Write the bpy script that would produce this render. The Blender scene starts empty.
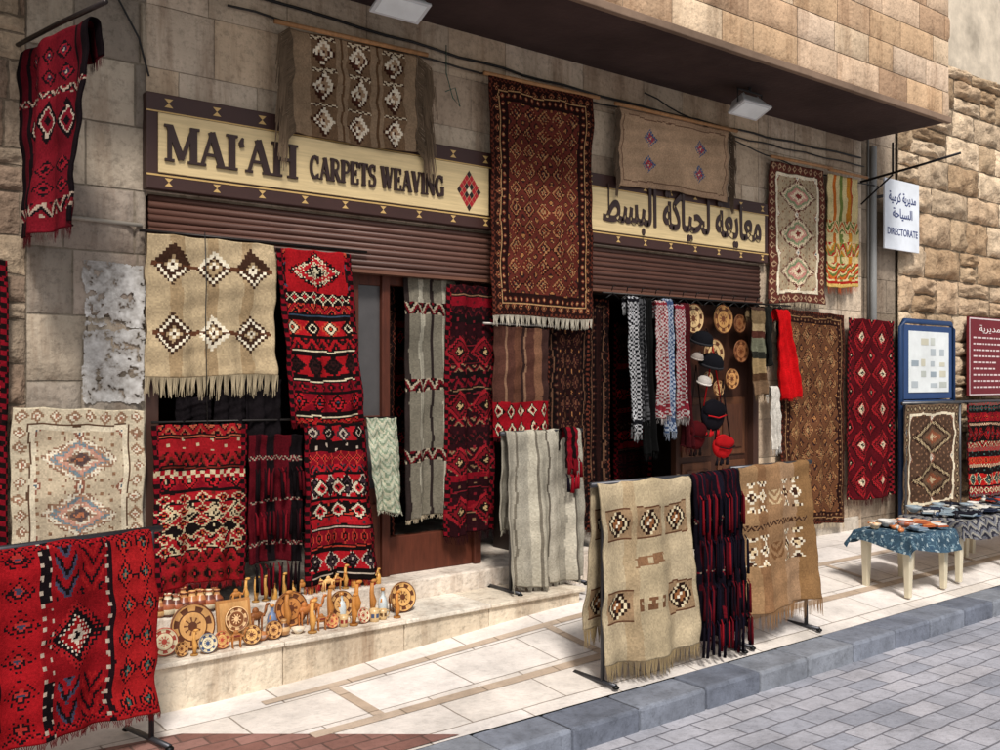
import bpy, math, random
import numpy as np
from mathutils import Vector, Matrix
rnd = random.Random(11); rng = np.random.default_rng(11)
SC = bpy.context.scene
def lin(h):
    o=[]
    for i in (0,2,4):
        c=int(h[i:i+2],16)/255
        o.append(c/12.92 if c<=.04045 else ((c+.055)/1.055)**2.4)
    return np.array(o)
# ---------------------------------------------------------------- materials
def newmat(name):
    m=bpy.data.materials.new(name); m.use_nodes=True
    nt=m.node_tree; b=nt.nodes['Principled BSDF']; return m,nt,b
def N(nt,t,**k):
    n=nt.nodes.new(t)
    for a,v in k.items():
        if a in n.inputs.keys(): n.inputs[a].default_value=v
        else: setattr(n,a,v)
    return n
def attr_mat(name,rough=.9,var=.35,vscale=3.,bscale=60.,bstr=.3,bdist=.01,spec=.2,stretch=(1,1,1),metal=0.,grime=0.,pit=0.):
    m,nt,b=newmat(name); L=nt.links.new
    at=N(nt,'ShaderNodeAttribute',attribute_name='Col')
    tc=N(nt,'ShaderNodeTexCoord'); mp=N(nt,'ShaderNodeMapping'); mp.inputs['Scale'].default_value=stretch
    L(tc.outputs['Object'],mp.inputs['Vector'])
    n1=N(nt,'ShaderNodeTexNoise'); n1.inputs['Scale'].default_value=vscale; n1.inputs['Detail'].default_value=5
    n1.inputs['Roughness'].default_value=.65
    L(mp.outputs[0],n1.inputs['Vector'])
    r=N(nt,'ShaderNodeMapRange'); r.inputs[1].default_value=.3; r.inputs[2].default_value=.7
    r.inputs[3].default_value=1-var; r.inputs[4].default_value=1+var*.35
    L(n1.outputs[0],r.inputs[0])
    mx=N(nt,'ShaderNodeVectorMath',operation='SCALE'); L(at.outputs['Color'],mx.inputs[0]); L(r.outputs[0],mx.inputs['Scale'])
    out=mx.outputs[0]
    if pit:
        n4=N(nt,'ShaderNodeTexNoise'); n4.inputs['Scale'].default_value=24; n4.inputs['Detail'].default_value=5; n4.inputs['Roughness'].default_value=.75; L(tc.outputs['Object'],n4.inputs['Vector'])
        r4=N(nt,'ShaderNodeMapRange'); r4.inputs[1].default_value=.34; r4.inputs[2].default_value=.5; r4.inputs[3].default_value=1-pit; r4.inputs[4].default_value=1.03; L(n4.outputs[0],r4.inputs[0])
        m4=N(nt,'ShaderNodeVectorMath',operation='SCALE'); L(out,m4.inputs[0]); L(r4.outputs[0],m4.inputs['Scale']); out=m4.outputs[0]
    if grime:
        m2=N(nt,'ShaderNodeMapping'); m2.inputs['Scale'].default_value=(3.2,3.2,.45); L(tc.outputs['Object'],m2.inputs['Vector'])
        n3=N(nt,'ShaderNodeTexNoise'); n3.inputs['Scale'].default_value=1.3; n3.inputs['Detail'].default_value=6; n3.inputs['Roughness'].default_value=.7; L(m2.outputs[0],n3.inputs['Vector'])
        r3=N(nt,'ShaderNodeMapRange'); r3.inputs[1].default_value=.49; r3.inputs[2].default_value=.70; r3.inputs[3].default_value=0; r3.inputs[4].default_value=grime; L(n3.outputs[0],r3.inputs[0])
        mm=N(nt,'ShaderNodeMix'); mm.data_type='RGBA'; mm.blend_type='MULTIPLY'; L(r3.outputs[0],mm.inputs[0]); L(out,mm.inputs[6]); mm.inputs[7].default_value=(.42,.33,.27,1)
        out=mm.outputs[2]
    L(out,b.inputs['Base Color'])
    n2=N(nt,'ShaderNodeTexNoise'); n2.inputs['Scale'].default_value=bscale; n2.inputs['Detail'].default_value=3
    L(tc.outputs['Object'],n2.inputs['Vector'])
    bp=N(nt,'ShaderNodeBump'); bp.inputs['Strength'].default_value=bstr; bp.inputs['Distance'].default_value=bdist
    L(n2.outputs[0],bp.inputs['Height']); L(bp.outputs[0],b.inputs['Normal'])
    b.inputs['Roughness'].default_value=rough; b.inputs['Specular IOR Level'].default_value=spec
    b.inputs['Metallic'].default_value=metal
    return m
M_rug=attr_mat('woven_wool',.97,.25,5,220,.55,.004,.05)
M_stone=attr_mat('limestone',.93,.32,2.4,32,.7,.014,.15,stretch=(1,1,.55),grime=.85,pit=.28)
M_rough=attr_mat('rough_limestone',.95,.45,5.5,22,.8,.03,.1,grime=.6,pit=.35)
M_wood=attr_mat('wood',.55,.35,6,50,.2,.004,.3,stretch=(6,6,1))
M_woodh=attr_mat('sign_wood',.5,.22,7,50,.12,.003,.3,stretch=(.5,3,9))
M_paint=attr_mat('painted',.5,.15,4,40,.08,.003,.4)
M_metal=attr_mat('metal',.42,.3,12,60,.1,.002,.5,metal=.7)
M_cer=attr_mat('ceramic',.28,.15,10,30,.05,.002,.5)
M_kerb=attr_mat('basalt_kerb',.7,.4,5,70,.6,.006,.35,pit=.25)
M_plast=attr_mat('plaster',.9,.45,1.3,25,.35,.01,.15)

def paving_mat(name,c1,c2,mortar,bw,bh,msize,stain=.35,off=.5,rot=0.,rough=.75,warp=.012,pit=.2):
    m,nt,b=newmat(name); L=nt.links.new
    tc=N(nt,'ShaderNodeTexCoord'); mp=N(nt,'ShaderNodeMapping'); mp.inputs['Rotation'].default_value=(0,0,rot)
    L(tc.outputs['Object'],mp.inputs['Vector'])
    nz=N(nt,'ShaderNodeTexNoise'); nz.inputs['Scale'].default_value=6; L(mp.outputs[0],nz.inputs['Vector'])
    vs=N(nt,'ShaderNodeVectorMath',operation='SCALE'); vs.inputs['Scale'].default_value=warp; L(nz.outputs['Color'],vs.inputs[0])
    va=N(nt,'ShaderNodeVectorMath',operation='ADD'); L(mp.outputs[0],va.inputs[0]); L(vs.outputs[0],va.inputs[1])
    br=N(nt,'ShaderNodeTexBrick'); br.offset=off
    br.inputs['Scale'].default_value=1; br.inputs['Brick Width'].default_value=bw; br.inputs['Row Height'].default_value=bh
    br.inputs['Mortar Size'].default_value=msize; br.inputs['Mortar Smooth'].default_value=.3
    br.inputs['Color1'].default_value=(*lin(c1),1); br.inputs['Color2'].default_value=(*lin(c2),1); br.inputs['Mortar'].default_value=(*lin(mortar),1)
    L(va.outputs[0],br.inputs['Vector'])
    n1=N(nt,'ShaderNodeTexNoise'); n1.inputs['Scale'].default_value=1.6; n1.inputs['Detail'].default_value=8; n1.inputs['Roughness'].default_value=.72
    L(tc.outputs['Object'],n1.inputs['Vector'])
    r=N(nt,'ShaderNodeMapRange'); r.inputs[1].default_value=.35; r.inputs[2].default_value=.62
    r.inputs[3].default_value=1-stain; r.inputs[4].default_value=1.06
    L(n1.outputs[0],r.inputs[0])
    mx=N(nt,'ShaderNodeVectorMath',operation='SCALE'); L(br.outputs['Color'],mx.inputs[0]); L(r.outputs[0],mx.inputs['Scale'])
    n4=N(nt,'ShaderNodeTexNoise'); n4.inputs['Scale'].default_value=17; n4.inputs['Detail'].default_value=6; n4.inputs['Roughness'].default_value=.8; L(tc.outputs['Object'],n4.inputs['Vector'])
    r4=N(nt,'ShaderNodeMapRange'); r4.inputs[1].default_value=.32; r4.inputs[2].default_value=.5; r4.inputs[3].default_value=1-pit; r4.inputs[4].default_value=1.02; L(n4.outputs[0],r4.inputs[0])
    m4=N(nt,'ShaderNodeVectorMath',operation='SCALE'); L(mx.outputs[0],m4.inputs[0]); L(r4.outputs[0],m4.inputs['Scale'])
    L(m4.outputs[0],b.inputs['Base Color'])
    n2=N(nt,'ShaderNodeTexNoise'); n2.inputs['Scale'].default_value=45; n2.inputs['Detail'].default_value=3; L(tc.outputs['Object'],n2.inputs['Vector'])
    ma=N(nt,'ShaderNodeMath',operation='MULTIPLY_ADD'); ma.inputs[1].default_value=-1.2
    L(br.outputs['Fac'],ma.inputs[0]); L(n2.outputs[0],ma.inputs[2])
    bp=N(nt,'ShaderNodeBump'); bp.inputs['Strength'].default_value=.6; bp.inputs['Distance'].default_value=.007
    L(ma.outputs[0],bp.inputs['Height']); L(bp.outputs[0],b.inputs['Normal'])
    b.inputs['Roughness'].default_value=rough; b.inputs['Specular IOR Level'].default_value=.3
    return m
# ---------------------------------------------------------------- mesh helpers
def link(ob,parent=None):
    SC.collection.objects.link(ob)
    if parent: ob.parent=parent
    return ob
def empty(name):
    e=bpy.data.objects.new(name,None); e.empty_display_size=.1; return link(e)
def grid_mesh(name,V,F,cols,mat,parent=None,smooth=True):
    me=bpy.data.meshes.new(name); V=np.asarray(V,dtype=np.float32); F=np.asarray(F,dtype=np.int32)
    me.vertices.add(len(V)); me.vertices.foreach_set('co',V.ravel())
    me.loops.add(F.size); me.loops.foreach_set('vertex_index',F.ravel())
    me.polygons.add(len(F)); me.polygons.foreach_set('loop_start',np.arange(0,F.size,4,dtype=np.int32))
    me.polygons.foreach_set('use_smooth',np.full(len(F),smooth))
    me.update(calc_edges=True)
    a=me.color_attributes.new('Col','FLOAT_COLOR','CORNER')
    c=np.ones((len(F),4,4),dtype=np.float32); c[:,:,:3]=np.asarray(cols)[:,None,:]
    a.data.foreach_set('color',c.ravel()); me.materials.append(mat)
    return link(bpy.data.objects.new(name,me),parent)
class MB:
    def __init__(s): s.V=[];s.F=[];s.C=[];s.S=[]
    def add(s,V,F,col,smooth=False,M=None):
        o=len(s.V)
        for v in V: s.V.append(tuple(M@Vector(v)) if M is not None else tuple(v))
        for k,f in enumerate(F):
            s.F.append([i+o for i in f]); s.C.append(col[k] if isinstance(col,list) else col); s.S.append(smooth)
        return s
    def box(s,x0,x1,y0,y1,z0,z1,col,M=None):
        V=[(x,y,z) for x in(x0,x1) for y in(y0,y1) for z in(z0,z1)]
        return s.add(V,[(0,1,3,2),(4,6,7,5),(0,4,5,1),(2,3,7,6),(0,2,6,4),(1,5,7,3)],col,False,M)
    def tube(s,pts,rad,col,n=8,M=None):
        pts=[Vector(p) for p in pts]; V=[];F=[]
        if not hasattr(rad,'__len__'): rad=[rad]*len(pts)
        for i,p in enumerate(pts):
            d=(pts[min(i+1,len(pts)-1)]-pts[max(i-1,0)]).normalized()
            u=d.cross(Vector((0,0,1)) if abs(d.z)<.9 else Vector((0,1,0))).normalized(); w=d.cross(u)
            for k in range(n):
                a=2*math.pi*k/n; V.append(p+u*rad[i]*math.cos(a)+w*rad[i]*math.sin(a))
        for i in range(len(pts)-1):
            for k in range(n): F.append((i*n+k,i*n+(k+1)%n,(i+1)*n+(k+1)%n,(i+1)*n+k))
        F.append(tuple(range(n))[::-1]); F.append(tuple(range((len(pts)-1)*n,len(pts)*n)))
        return s.add(V,F,col,True,M)
    def lathe(s,prof,col,n=20,M=None,fn=None):
        V=[];F=[];C=[]
        for r,z in prof:
            for k in range(n):
                a=2*math.pi*k/n; V.append((r*math.cos(a),r*math.sin(a),z))
        for i in range(len(prof)-1):
            for k in range(n):
                F.append((i*n+k,i*n+(k+1)%n,(i+1)*n+(k+1)%n,(i+1)*n+k)); C.append(fn(i,k) if fn else col)
        F.append(tuple(range(n))[::-1]);C.append(C[0]);F.append(tuple(range((len(prof)-1)*n,len(prof)*n)));C.append(C[-1])
        return s.add(V,F,C,True,M)
    def ell(s,c,r,col,n=12,M=None):
        prof=[(max(1e-4,math.sin(math.pi*i/n)),-math.cos(math.pi*i/n)) for i in range(n+1)]
        T=Matrix.Translation(c)@Matrix.Diagonal((r[0],r[1],r[2],1))
        return s.lathe(prof,col,n,(M@T) if M is not None else T)
    def build(s,name,mat,parent=None,bevel=0,loc=None):
        me=bpy.data.meshes.new(name); me.from_pydata(s.V,[],s.F); 
        me.polygons.foreach_set('use_smooth',s.S)
        a=me.color_attributes.new('Col','FLOAT_COLOR','CORNER'); c=[]
        for f,col in zip(s.F,s.C):
            for _ in f: c.extend((col[0],col[1],col[2],1.))
        a.data.foreach_set('color',c); me.materials.append(mat); me.update()
        ob=link(bpy.data.objects.new(name,me),parent)
        if loc: ob.location=loc
        if bevel:
            b=ob.modifiers.new('b','BEVEL'); b.width=bevel; b.segments=2; b.limit_method='ANGLE'; b.angle_limit=.7
        return ob
def vnoise(x,y,seed=0):
    return (np.sin(x*1.7+seed)*np.cos(y*2.3+seed*1.3)+.5*np.sin(x*4.1+y*3.3+seed*2.1)+.3*np.sin(x*9.3-y*7.7+seed*.7))/1.8
# ---------------------------------------------------------------- stone block walls (facing -y)
def blocks(name,x0,x1,z0,z1,y,ch,lmin,lmax,cols,mat,depth=.012,gap=.006,n=4,p=8,rough=0.,parent=None,phase=0.,jit=.12,mort=.6,chv=0.):
    V=[];F=[];C=[];z=phase+math.floor((z0-phase)/ch)*ch
    g=np.linspace(-1,1,n+1)
    U,W=np.meshgrid(g,g)
    while z<z1-1e-6:
        hh=ch*(1+rnd.uniform(-chv,chv)); x=x0-rnd.uniform(0,lmax)*.6
        while x<x1:
            l=rnd.uniform(lmin,lmax); a0,a1=max(x,x0),min(x+l,x1); b0,b1=max(z,z0),min(z+hh,z1)
            x+=l
            if a1-a0<.03 or b1-b0<.03: continue
            parts=[(a0,a1,b0,b1)]
            if chv and rnd.random()<.18 and b1-b0>.2: mz=(b0+b1)/2+rnd.uniform(-.03,.03); parts=[(a0,a1,b0,mz),(a0,a1,mz,b1)]
            for a0,a1,b0,b1 in parts:
                a0+=gap/2;a1-=gap/2;b0+=gap/2;b1-=gap/2
                d=depth*rnd.uniform(.5,1.3); sd=rnd.uniform(0,50)
                X=(a0+a1)/2+U*(a1-a0)/2; Z=(b0+b1)/2+W*(b1-b0)/2
                if rough:
                    X=X+vnoise(U*2,W*2,sd)*rough*.3; Z=Z+vnoise(W*2+4,U*2,sd)*rough*.3
                else:
                    cx,cz=rnd.uniform(-.003,.003),rnd.uniform(-.003,.003); X=X+vnoise(U*2.2,W*2.2,sd)*.0028; Z=Z+vnoise(W*2.2+4,U*3,sd)*.0028
                h=d*(1-np.abs(U)**p)*(1-np.abs(W)**p)
                if rough: h=h+(1-np.abs(U)**6)*(1-np.abs(W)**6)*rough*vnoise(U*2.1,W*1.9,sd)*.8
                Y=y-h; o=len(V)
                V.extend(np.stack([X,Y,Z],-1).reshape(-1,3).tolist())
                col=lin(rnd.choice(cols))*(1+rnd.uniform(-jit,jit))
                for i in range(n):
                    for j in range(n):
                        k=o+i*(n+1)+j; F.append((k,k+1,k+n+2,k+n+1)); C.append(col)
        z+=hh
    o=len(V); V.extend([(x0,y+.004,z0),(x1,y+.004,z0),(x1,y+.004,z1),(x0,y+.004,z1)]); F.append((o,o+1,o+2,o+3)); C.append(lin(cols[0])*mort)
    return grid_mesh(name,V,F,C,mat,parent,smooth=bool(rough))
# ---------------------------------------------------------------- woven canvases
CELL=.0088
def cv(w,h,c): 
    a=np.zeros((max(4,int(h/CELL)),max(4,int(w/CELL)),3)); a[:]=lin(c); return a
def reg(a,x0,y0,x1,y1):
    H,W=a.shape[:2]; return a[int(round(y0*H)):int(round(y1*H)),int(round(x0*W)):int(round(x1*W))]
def inn(a,k,c=None):
    v=a[k:-k,k:-k]
    if c is not None: v[:]=lin(c)
    return v
def nested(v,nx,ny,lv,ser=0.,ox=0.,oy=0.,q=1):
    H,W=v.shape[:2]
    if H<2 or W<2: return
    Y,X=np.mgrid[0:H,0:W]; Xq=(X//q)*q+q/2; Yq=(Y//q)*q+q/2
    u=((Xq/W*nx+ox)%1)*2-1; w=((Yq/H*ny+oy)%1)*2-1; m=np.abs(u)+np.abs(w)
    if ser: m=m+ser*(((X//2)+(Y//2))%2)
    for t,c in lv: v[m<=t]=lin(c)
def zig(v,n,rows,cols,q=1):
    H,W=v.shape[:2]
    if H<1 or W<1: return
    Y,X=np.mgrid[0:H,0:W]; t=np.abs((((X//q)*q+.5)/W*n)%1*2-1); f=((Y+.5)/H*rows+t)%1
    k=(f*len(cols)).astype(int)
    for i,c in enumerate(cols): 
        if c: v[k==i]=lin(c)
def hs(v,cols,widths):
    H=v.shape[0]; s=sum(widths); y=0
    for c,w in zip(cols,widths):
        v[int(y/s*H):int((y+w)/s*H)]=lin(c); y+=w
def vs(v,cols,widths):
    W=v.shape[1]; s=sum(widths); x=0
    for c,w in zip(cols,widths):
        v[:,int(x/s*W):int((x+w)/s*W)]=lin(c); x+=w
def checker(v,p,c1,c2):
    H,W=v.shape[:2]; Y,X=np.mgrid[0:H,0:W]; k=((X//p)+(Y//p))%2; v[k==0]=lin(c1); v[k==1]=lin(c2)
def dots(v,px,py,c,r=1):
    H,W=v.shape[:2]; Y,X=np.mgrid[0:H,0:W]; v[((X%px)<r)&(((Y+(X//px)%2*(py//2))%py)<r)]=lin(c)
def fin(a,seed=0,amp=.2):
    g=np.random.default_rng(seed+5); H,W=a.shape[:2]
    Y,X=np.mgrid[0:H,0:W]
    dx=np.rint(1.0*vnoise(X/22,Y/17,seed+2)).astype(int); dy=np.rint(1.1*vnoise(Y/25,X/21,seed+7)).astype(int)
    a=a[np.clip(Y+dy,0,H-1),np.clip(X+dx,0,W-1)]
    r=np.cumsum(g.normal(0,1,H)); r=(r-np.linspace(r[0],r[-1],H)); r=r/(np.abs(r).max()+1e-6)
    a=a*(1+.14*r[:,None,None])*(1+amp*(g.random((H,W,1))-.5)*2*.8)
    a=a*(1+.1*vnoise(X/28,Y/28,seed))[:,:,None]
    return np.clip(a,0,1)
# ---------------------------------------------------------------- cloth
def fringe(V,F,C,P,T,length,col,seed,dens=1.,clump=6,out=None,w=.004):
    g=random.Random(seed); n=len(P); dens_n=int(n*dens)
    off=0.; cl=1
    for k in range(dens_n):
        if k%clump==0: off=g.uniform(-.5,.5)*.02; cl=g.uniform(.8,1.15)
        s=k/max(1,dens_n-1)*(n-1); i=int(s); i2=min(i+1,n-1); f=s-i
        p=P[i]*(1-f)+P[i2]*f
        c0=((k//clump)+.5)*clump/dens_n*(n-1); c0=min(c0,n-1); pc=P[int(c0)]
        ll=length*cl*g.uniform(.85,1.1)
        dn=np.array([0,0,-1.])
        if out is None:
            p1=p+dn*ll*.5+(pc-p)*np.array([1,1,0])*.35+T*off*.5; p2=p+dn*ll+(pc-p)*np.array([1,1,0])*.2+T*(off+g.uniform(-.006,.006))
        else:
            r=g.uniform(.6,1.2)
            p1=p+out*ll*.42*r+dn*ll*.35; p2=p+out*ll*.5*r+dn*ll*(1+.3*g.random())
        o=len(V)
        for q,ww in ((p,w),(p1,w*.9),(p2,w*.5)):
            V.append(q-T*ww/2); V.append(q+T*ww/2)
        sh=g.uniform(.65,1.1)
        F.append((o,o+1,o+3,o+2));C.append(col*sh);F.append((o+2,o+3,o+5,o+4));C.append(col*sh)
def rug(name,A,B,can,L=None,fold=.008,nf=2.5,fr=.07,frt=0,frc='c9b79a',seed=0,back=0.,skew=(0,0,0),spread=.06,flare=0.,sag=.0,side=0.,parent=None,taper=0.,curl=0.,dens=1.):
    A=np.array(A,float);B=np.array(B,float); g=np.random.default_rng(seed)
    can=fin(can,seed)
    H,W=can.shape[:2]
    if L is None: L=H*CELL
    d=B-A; dn=d/np.linalg.norm(d); n=np.cross(dn,[0,0,1]); n/=np.linalg.norm(n)
    ch=L/H; nb=0
    if back>0:
        nb=min(int(back/ch),H); can=np.concatenate([can[:nb][::-1],can],0)
    I,J=np.mgrid[0:can.shape[0]+1,0:W+1]; s=J/W; dd=(I-nb)*ch; t=np.abs(dd)/L
    ph=g.uniform(0,6,5)
    wav=(np.sin(s*nf*6.28+ph[0]+t*.8)+.5*np.sin(s*nf*2.3*6.28+ph[1]-t*1.3)+.35*np.sin(s*3+t*5+ph[2]))*fold*(.2+.8*t)
    wav+= (.004*np.sin(t*17+ph[3]+s*2)+.003*np.sin(t*37+s*9+ph[4]))*min(1,fold/.006)
    wav+= curl*(np.abs(2*s-1)**4)*t
    sc=(s-.5)*(1+flare*t-taper*np.sin(np.pi*np.clip(t,0,1)))+.5 + .008*np.sin(t*9+ph[1])*(s-.5)*2 + .005*np.sin(t*23+ph[2]) + .004*np.sin(t*5+ph[3])
    P=A+d*sc[...,None]
    if back>0:
        z=-(np.sqrt(dd**2+.03**2)-.03); no=spread*dd+.03*np.tanh(dd/.03)
    else: z=-dd; no=0*dd
    z=z-sag*np.sin(np.pi*s)**2-.008*np.abs(np.sin(s*9.4+ph[3]))*np.clip(1-t,0,1)+.012*np.sin(s*5+ph[0])*t
    P=P+n*(wav+no)[...,None]; P[...,2]+=z; P=P+np.array(skew)*t[...,None]
    V=P.reshape(-1,3)
    h,w=can.shape[:2]; k=(np.arange(h)[:,None]*(w+1)+np.arange(w)[None,:]).ravel()
    F=np.stack([k,k+w+1,k+w+2,k+1],1); C=can.reshape(-1,3)
    per=[(0,j) for j in range(w+1)]+[(i,w) for i in range(1,h+1)]+[(h,j) for j in range(w-1,-1,-1)]+[(i,0) for i in range(h-1,0,-1)]
    idx=np.array([a*(w+1)+b for a,b in per]); VV=np.array(V); o=len(VV)
    bk=VV[idx]-n*.009; VV=np.concatenate([VV,bk]); m=len(idx); q=np.arange(m)
    RF=np.stack([idx,idx[(q+1)%m],o+(q+1)%m,o+q],1)
    fc=np.array([can[min(a,h-1),min(b,w-1)]*.6 for a,b in per])
    F=np.concatenate([F,RF]); C=np.concatenate([C,fc])
    fV=[];fF=[];fC=[]; col=lin(frc)
    if fr>0: fringe(fV,fF,fC,P[-1],dn,fr,col,seed,dens)
    if fr>0 and back>0: fringe(fV,fF,fC,P[0],dn,fr,col,seed+1,dens)
    if frt>0: fringe(fV,fF,fC,P[0]+n*.012,dn,frt,col,seed+2)
    if side>0:
        for e,sg in ((0,-1),(-1,1)):
            fringe(fV,fF,fC,P[:,e]+n*.01,dn,side,col,seed+3+sg,3.,8,out=dn*sg+n*.3,w=.009)
    if fF:
        o=len(VV); VV=np.concatenate([VV,np.array(fV)]); F=np.concatenate([F,np.array(fF)+o]); C=np.concatenate([C,np.array(fC)])
    return grid_mesh(name,VV,F,C,M_rug,parent)
# palette
RD='8c121c';RD2='700e1a';RB='a41c24';BK='140d0d';DN='2a1515';CR='cabd9e';OR='ac5028';NV='1f2138';BR='5a3826'
def p_redbands(w,h,seed,g=RD,dk=BK,tone=(CR,OR,NV),kinds=('d','z','s','dd','t','d','c','p','p')):
    a=cv(w,h,g); r=random.Random(seed); y=0.
    nx=max(2,round(w/.13)); last=''
    while y<1:
        k=r.choice(kinds)
        if k==last: k=r.choice(kinds)
        last=k; hh={'d':.14,'z':.05,'s':.022,'dd':.06,'t':.05,'d2':.1,'c':.026,'p':.05}[k]/h*r.uniform(.85,1.4)
        v=reg(a,0,y,1,min(1,y+hh))
        if v.shape[0]>2:
            b=r.choice([g,dk,RD2,g]); c=r.choice(tone); c2=r.choice(tone)
            v[:]=lin(b)
            if k=='d': 
                nested(v,nx,1,[(1,c if b==g else g),(.86,dk),(.62,RB if b!=g else c2),(.4,dk),(.2,c)],.08)
                hs(v[:2],[dk],[1]); hs(v[-2:],[dk],[1])
            elif k=='dd': nested(v,nx*2,1,[(.95,c),(.6,dk),(.3,RB)])
            elif k=='z': zig(v,nx*1.5,1,[b,c,dk,g])
            elif k=='t': zig(v,nx*2,2,[b,b,c])
            elif k=='c': checker(v,2,c,b)
            elif k=='s': hs(v,[dk,c,dk],[1,1,1])
            else: dots(v,9,6,c,2)
        y+=hh
    for e in (slice(0,4),slice(-4,None)): checker(a[:,e],3,dk,RD2)
    return a
def p_beige(w,h,cols=3,g='b09c7c',g2='9c8565',dk='3a261c',lt='e0d5bd',pos=((.12,.42),(.58,.88))):
    a=cv(w,h,g)
    vs(a,[g,g2,g,g2,g,g2,g],[2,1,2.2,1,2.2,1,2])
    for i,(y0,y1) in enumerate(pos):
        v=reg(a,.04,y0,.96,y1)
        nested(v,cols,1,[(.98,dk),(.84,lt),(.66,dk),(.46,g2),(.3,lt),(.14,dk)],.07,q=2)
        v2=reg(a,.04,y0+(y1-y0)*.36,.96,y1-(y1-y0)*.36); nested(v2,cols,1,[(.5,BR)],0,.5)
    return a
def p_lattice(w,h,g='6e2a20',bd='2c1512',lv=None,nx=5,ny=None,b1=.14,bc=('8a4e34','7d3426','b08a60')):
    a=cv(w,h,bd); lv=lv or [(1,'2a1612'),(.85,'a87850'),(.7,'6a281e'),(.45,'2a1a1c'),(.28,'b08e62'),(.12,'7a261c')]
    k=max(4,int(b1/CELL/3))
    checker(a,2,bd,'5a2c20')
    v=inn(a,max(2,k//2),bd); n=max(3,int(v.shape[1]/8)); m=max(3,int(v.shape[0]/8)); nested(v,n,m,[(.8,bc[0]),(.5,bd),(.25,bc[2])],.1)
    v=inn(v,k,bc[2]); v=inn(v,1,bd); n=max(3,int(v.shape[1]/6)); m=max(3,int(v.shape[0]/6)); nested(v,n,m,[(.7,bc[1]),(.35,bc[2])])
    v=inn(v,k,'20100e'); v=inn(v,2,g)
    ny=ny or max(2,int(nx*v.shape[0]/v.shape[1]*.8))
    nested(v,nx,ny,lv,.09); nested(v,nx,ny,[(.42,'2b1a1a'),(.27,'98683f'),(.1,'3a1a16')],.07,.5,.5)
    nested(v,nx*2,ny*2,[(.14,bc[2])],0,.25,.25)
    return a
def p_medal(w,h,g='b8a488',md=3,bd='a08567',lv=None,bl=None):
    a=cv(w,h,bd); n=int(a.shape[1]/9); m=int(a.shape[0]/9); nested(a,n,m,bl or [(.9,'d8cbb0'),(.55,'8f4f38'),(.3,'e0d6c0')],.08)
    v=inn(a,9,'5c4434'); v=inn(v,1,'d9ccb2'); v=inn(v,3,g); dots(v,7,8,'8c6a50',2); nested(v,6,md*4,[(.22,'7a5a48')],0,.5)
    nested(v,1,md,lv or [(.95,'8a6a55'),(.88,'ddd2bc'),(.78,'a8836a'),(.7,'75848a'),(.6,'c0907c'),(.45,'ddd2bc'),(.38,'8a6a55'),(.3,'5c4a48'),(.15,'b07050')],.07)
    nested(v,2,md,[(.32,'8a5a48'),(.22,'ddd2bc'),(.1,'5c6a72')],.05,.5,.5)
    return a
# ================================================================= BUILDING
bld=empty('stone_shop_building')
ST=['cdb9a1','c3ad94','d3c0aa','bba58e','c9b69f','d0b89c']
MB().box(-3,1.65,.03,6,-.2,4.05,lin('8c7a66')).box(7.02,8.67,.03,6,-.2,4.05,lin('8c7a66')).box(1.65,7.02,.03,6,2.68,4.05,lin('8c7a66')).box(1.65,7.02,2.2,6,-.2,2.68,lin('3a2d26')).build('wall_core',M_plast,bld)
blocks('facade_upper_stone',1.65,7.02,2.66,4.05,0,.345,.45,.75,ST,M_stone,.009,.005,parent=bld,phase=-.08,jit=.08)
blocks('facade_pillar_stone',1.05,1.65,0,4.05,0,.345,.28,.36,['b5a692','a6988a','bfb09c','9c9082'],M_stone,.02,.01,n=8,rough=.006,parent=bld,phase=-.08)
blocks('facade_pier_stone',7.02,8.67,0,4.05,0,.345,.4,.6,ST,M_stone,parent=bld,phase=-.08,jit=.1)
blocks('facade_rough_stone',-2,1.05,0,4.05,-.005,.22,.25,.45,['9c8a76','8d7866','a8947c'],M_rough,.02,.012,n=6,p=5,rough=.02,parent=bld,chv=.1)
MB().box(-3,8.66,-.88,6,4.06,9,lin('b09878')).build('upper_storey_core',M_plast,bld)
blocks('upper_storey_stone',-3,8.66,4.05,9,-.89,.235,.35,.62,['d6b99c','c9a888','dfc5a6','bf9e80','d2b08c','dcc2a8','b8977a'],M_stone,.016,.007,n=6,rough=.004,parent=bld,phase=4.07,jit=.13)
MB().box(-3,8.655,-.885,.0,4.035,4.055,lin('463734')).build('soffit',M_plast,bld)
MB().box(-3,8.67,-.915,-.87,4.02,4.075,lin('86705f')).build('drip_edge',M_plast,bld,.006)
j=MB()
for x0,x1 in ((1.65,1.72),(6.95,7.02)): j.box(x0,x1,.0,.35,.2,2.4,lin('40281f'))
j.box(4.42,4.82,.12,.5,.2,2.5,lin('2a1e1a'))
j.build('opening_jambs',M_paint,bld,.004)
sh=MB()
for i in range(9):
    z=2.36+i*.036; sh.tube([(1.66,-.005-.006*(i%2),z),(7.01,-.005-.006*(i%2),z)],.021,lin('5a3b30')*rnd.uniform(.75,1.1),6)
sh.box(1.66,7.01,.0,.3,2.34,2.67,lin('2a1b16')); sh.box(1.66,7.01,-.05,.03,2.325,2.345,lin('6a4636'))
sh.build('roller_shutter',M_paint,bld)
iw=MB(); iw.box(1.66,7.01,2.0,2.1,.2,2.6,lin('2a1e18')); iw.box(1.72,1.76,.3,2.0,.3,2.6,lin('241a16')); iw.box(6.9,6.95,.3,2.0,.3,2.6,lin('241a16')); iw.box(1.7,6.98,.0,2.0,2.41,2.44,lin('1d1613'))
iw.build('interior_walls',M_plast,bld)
MB().box(1.62,5.0,-.16,2.05,.1,.37,lin('dccfc0')).box(5.0,8.6,-.02,2.05,.1,.30,lin('cabfb0')).build('shop_floor_step',M_stone,bld,.012)
lg_=MB(); x=1.48
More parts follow.
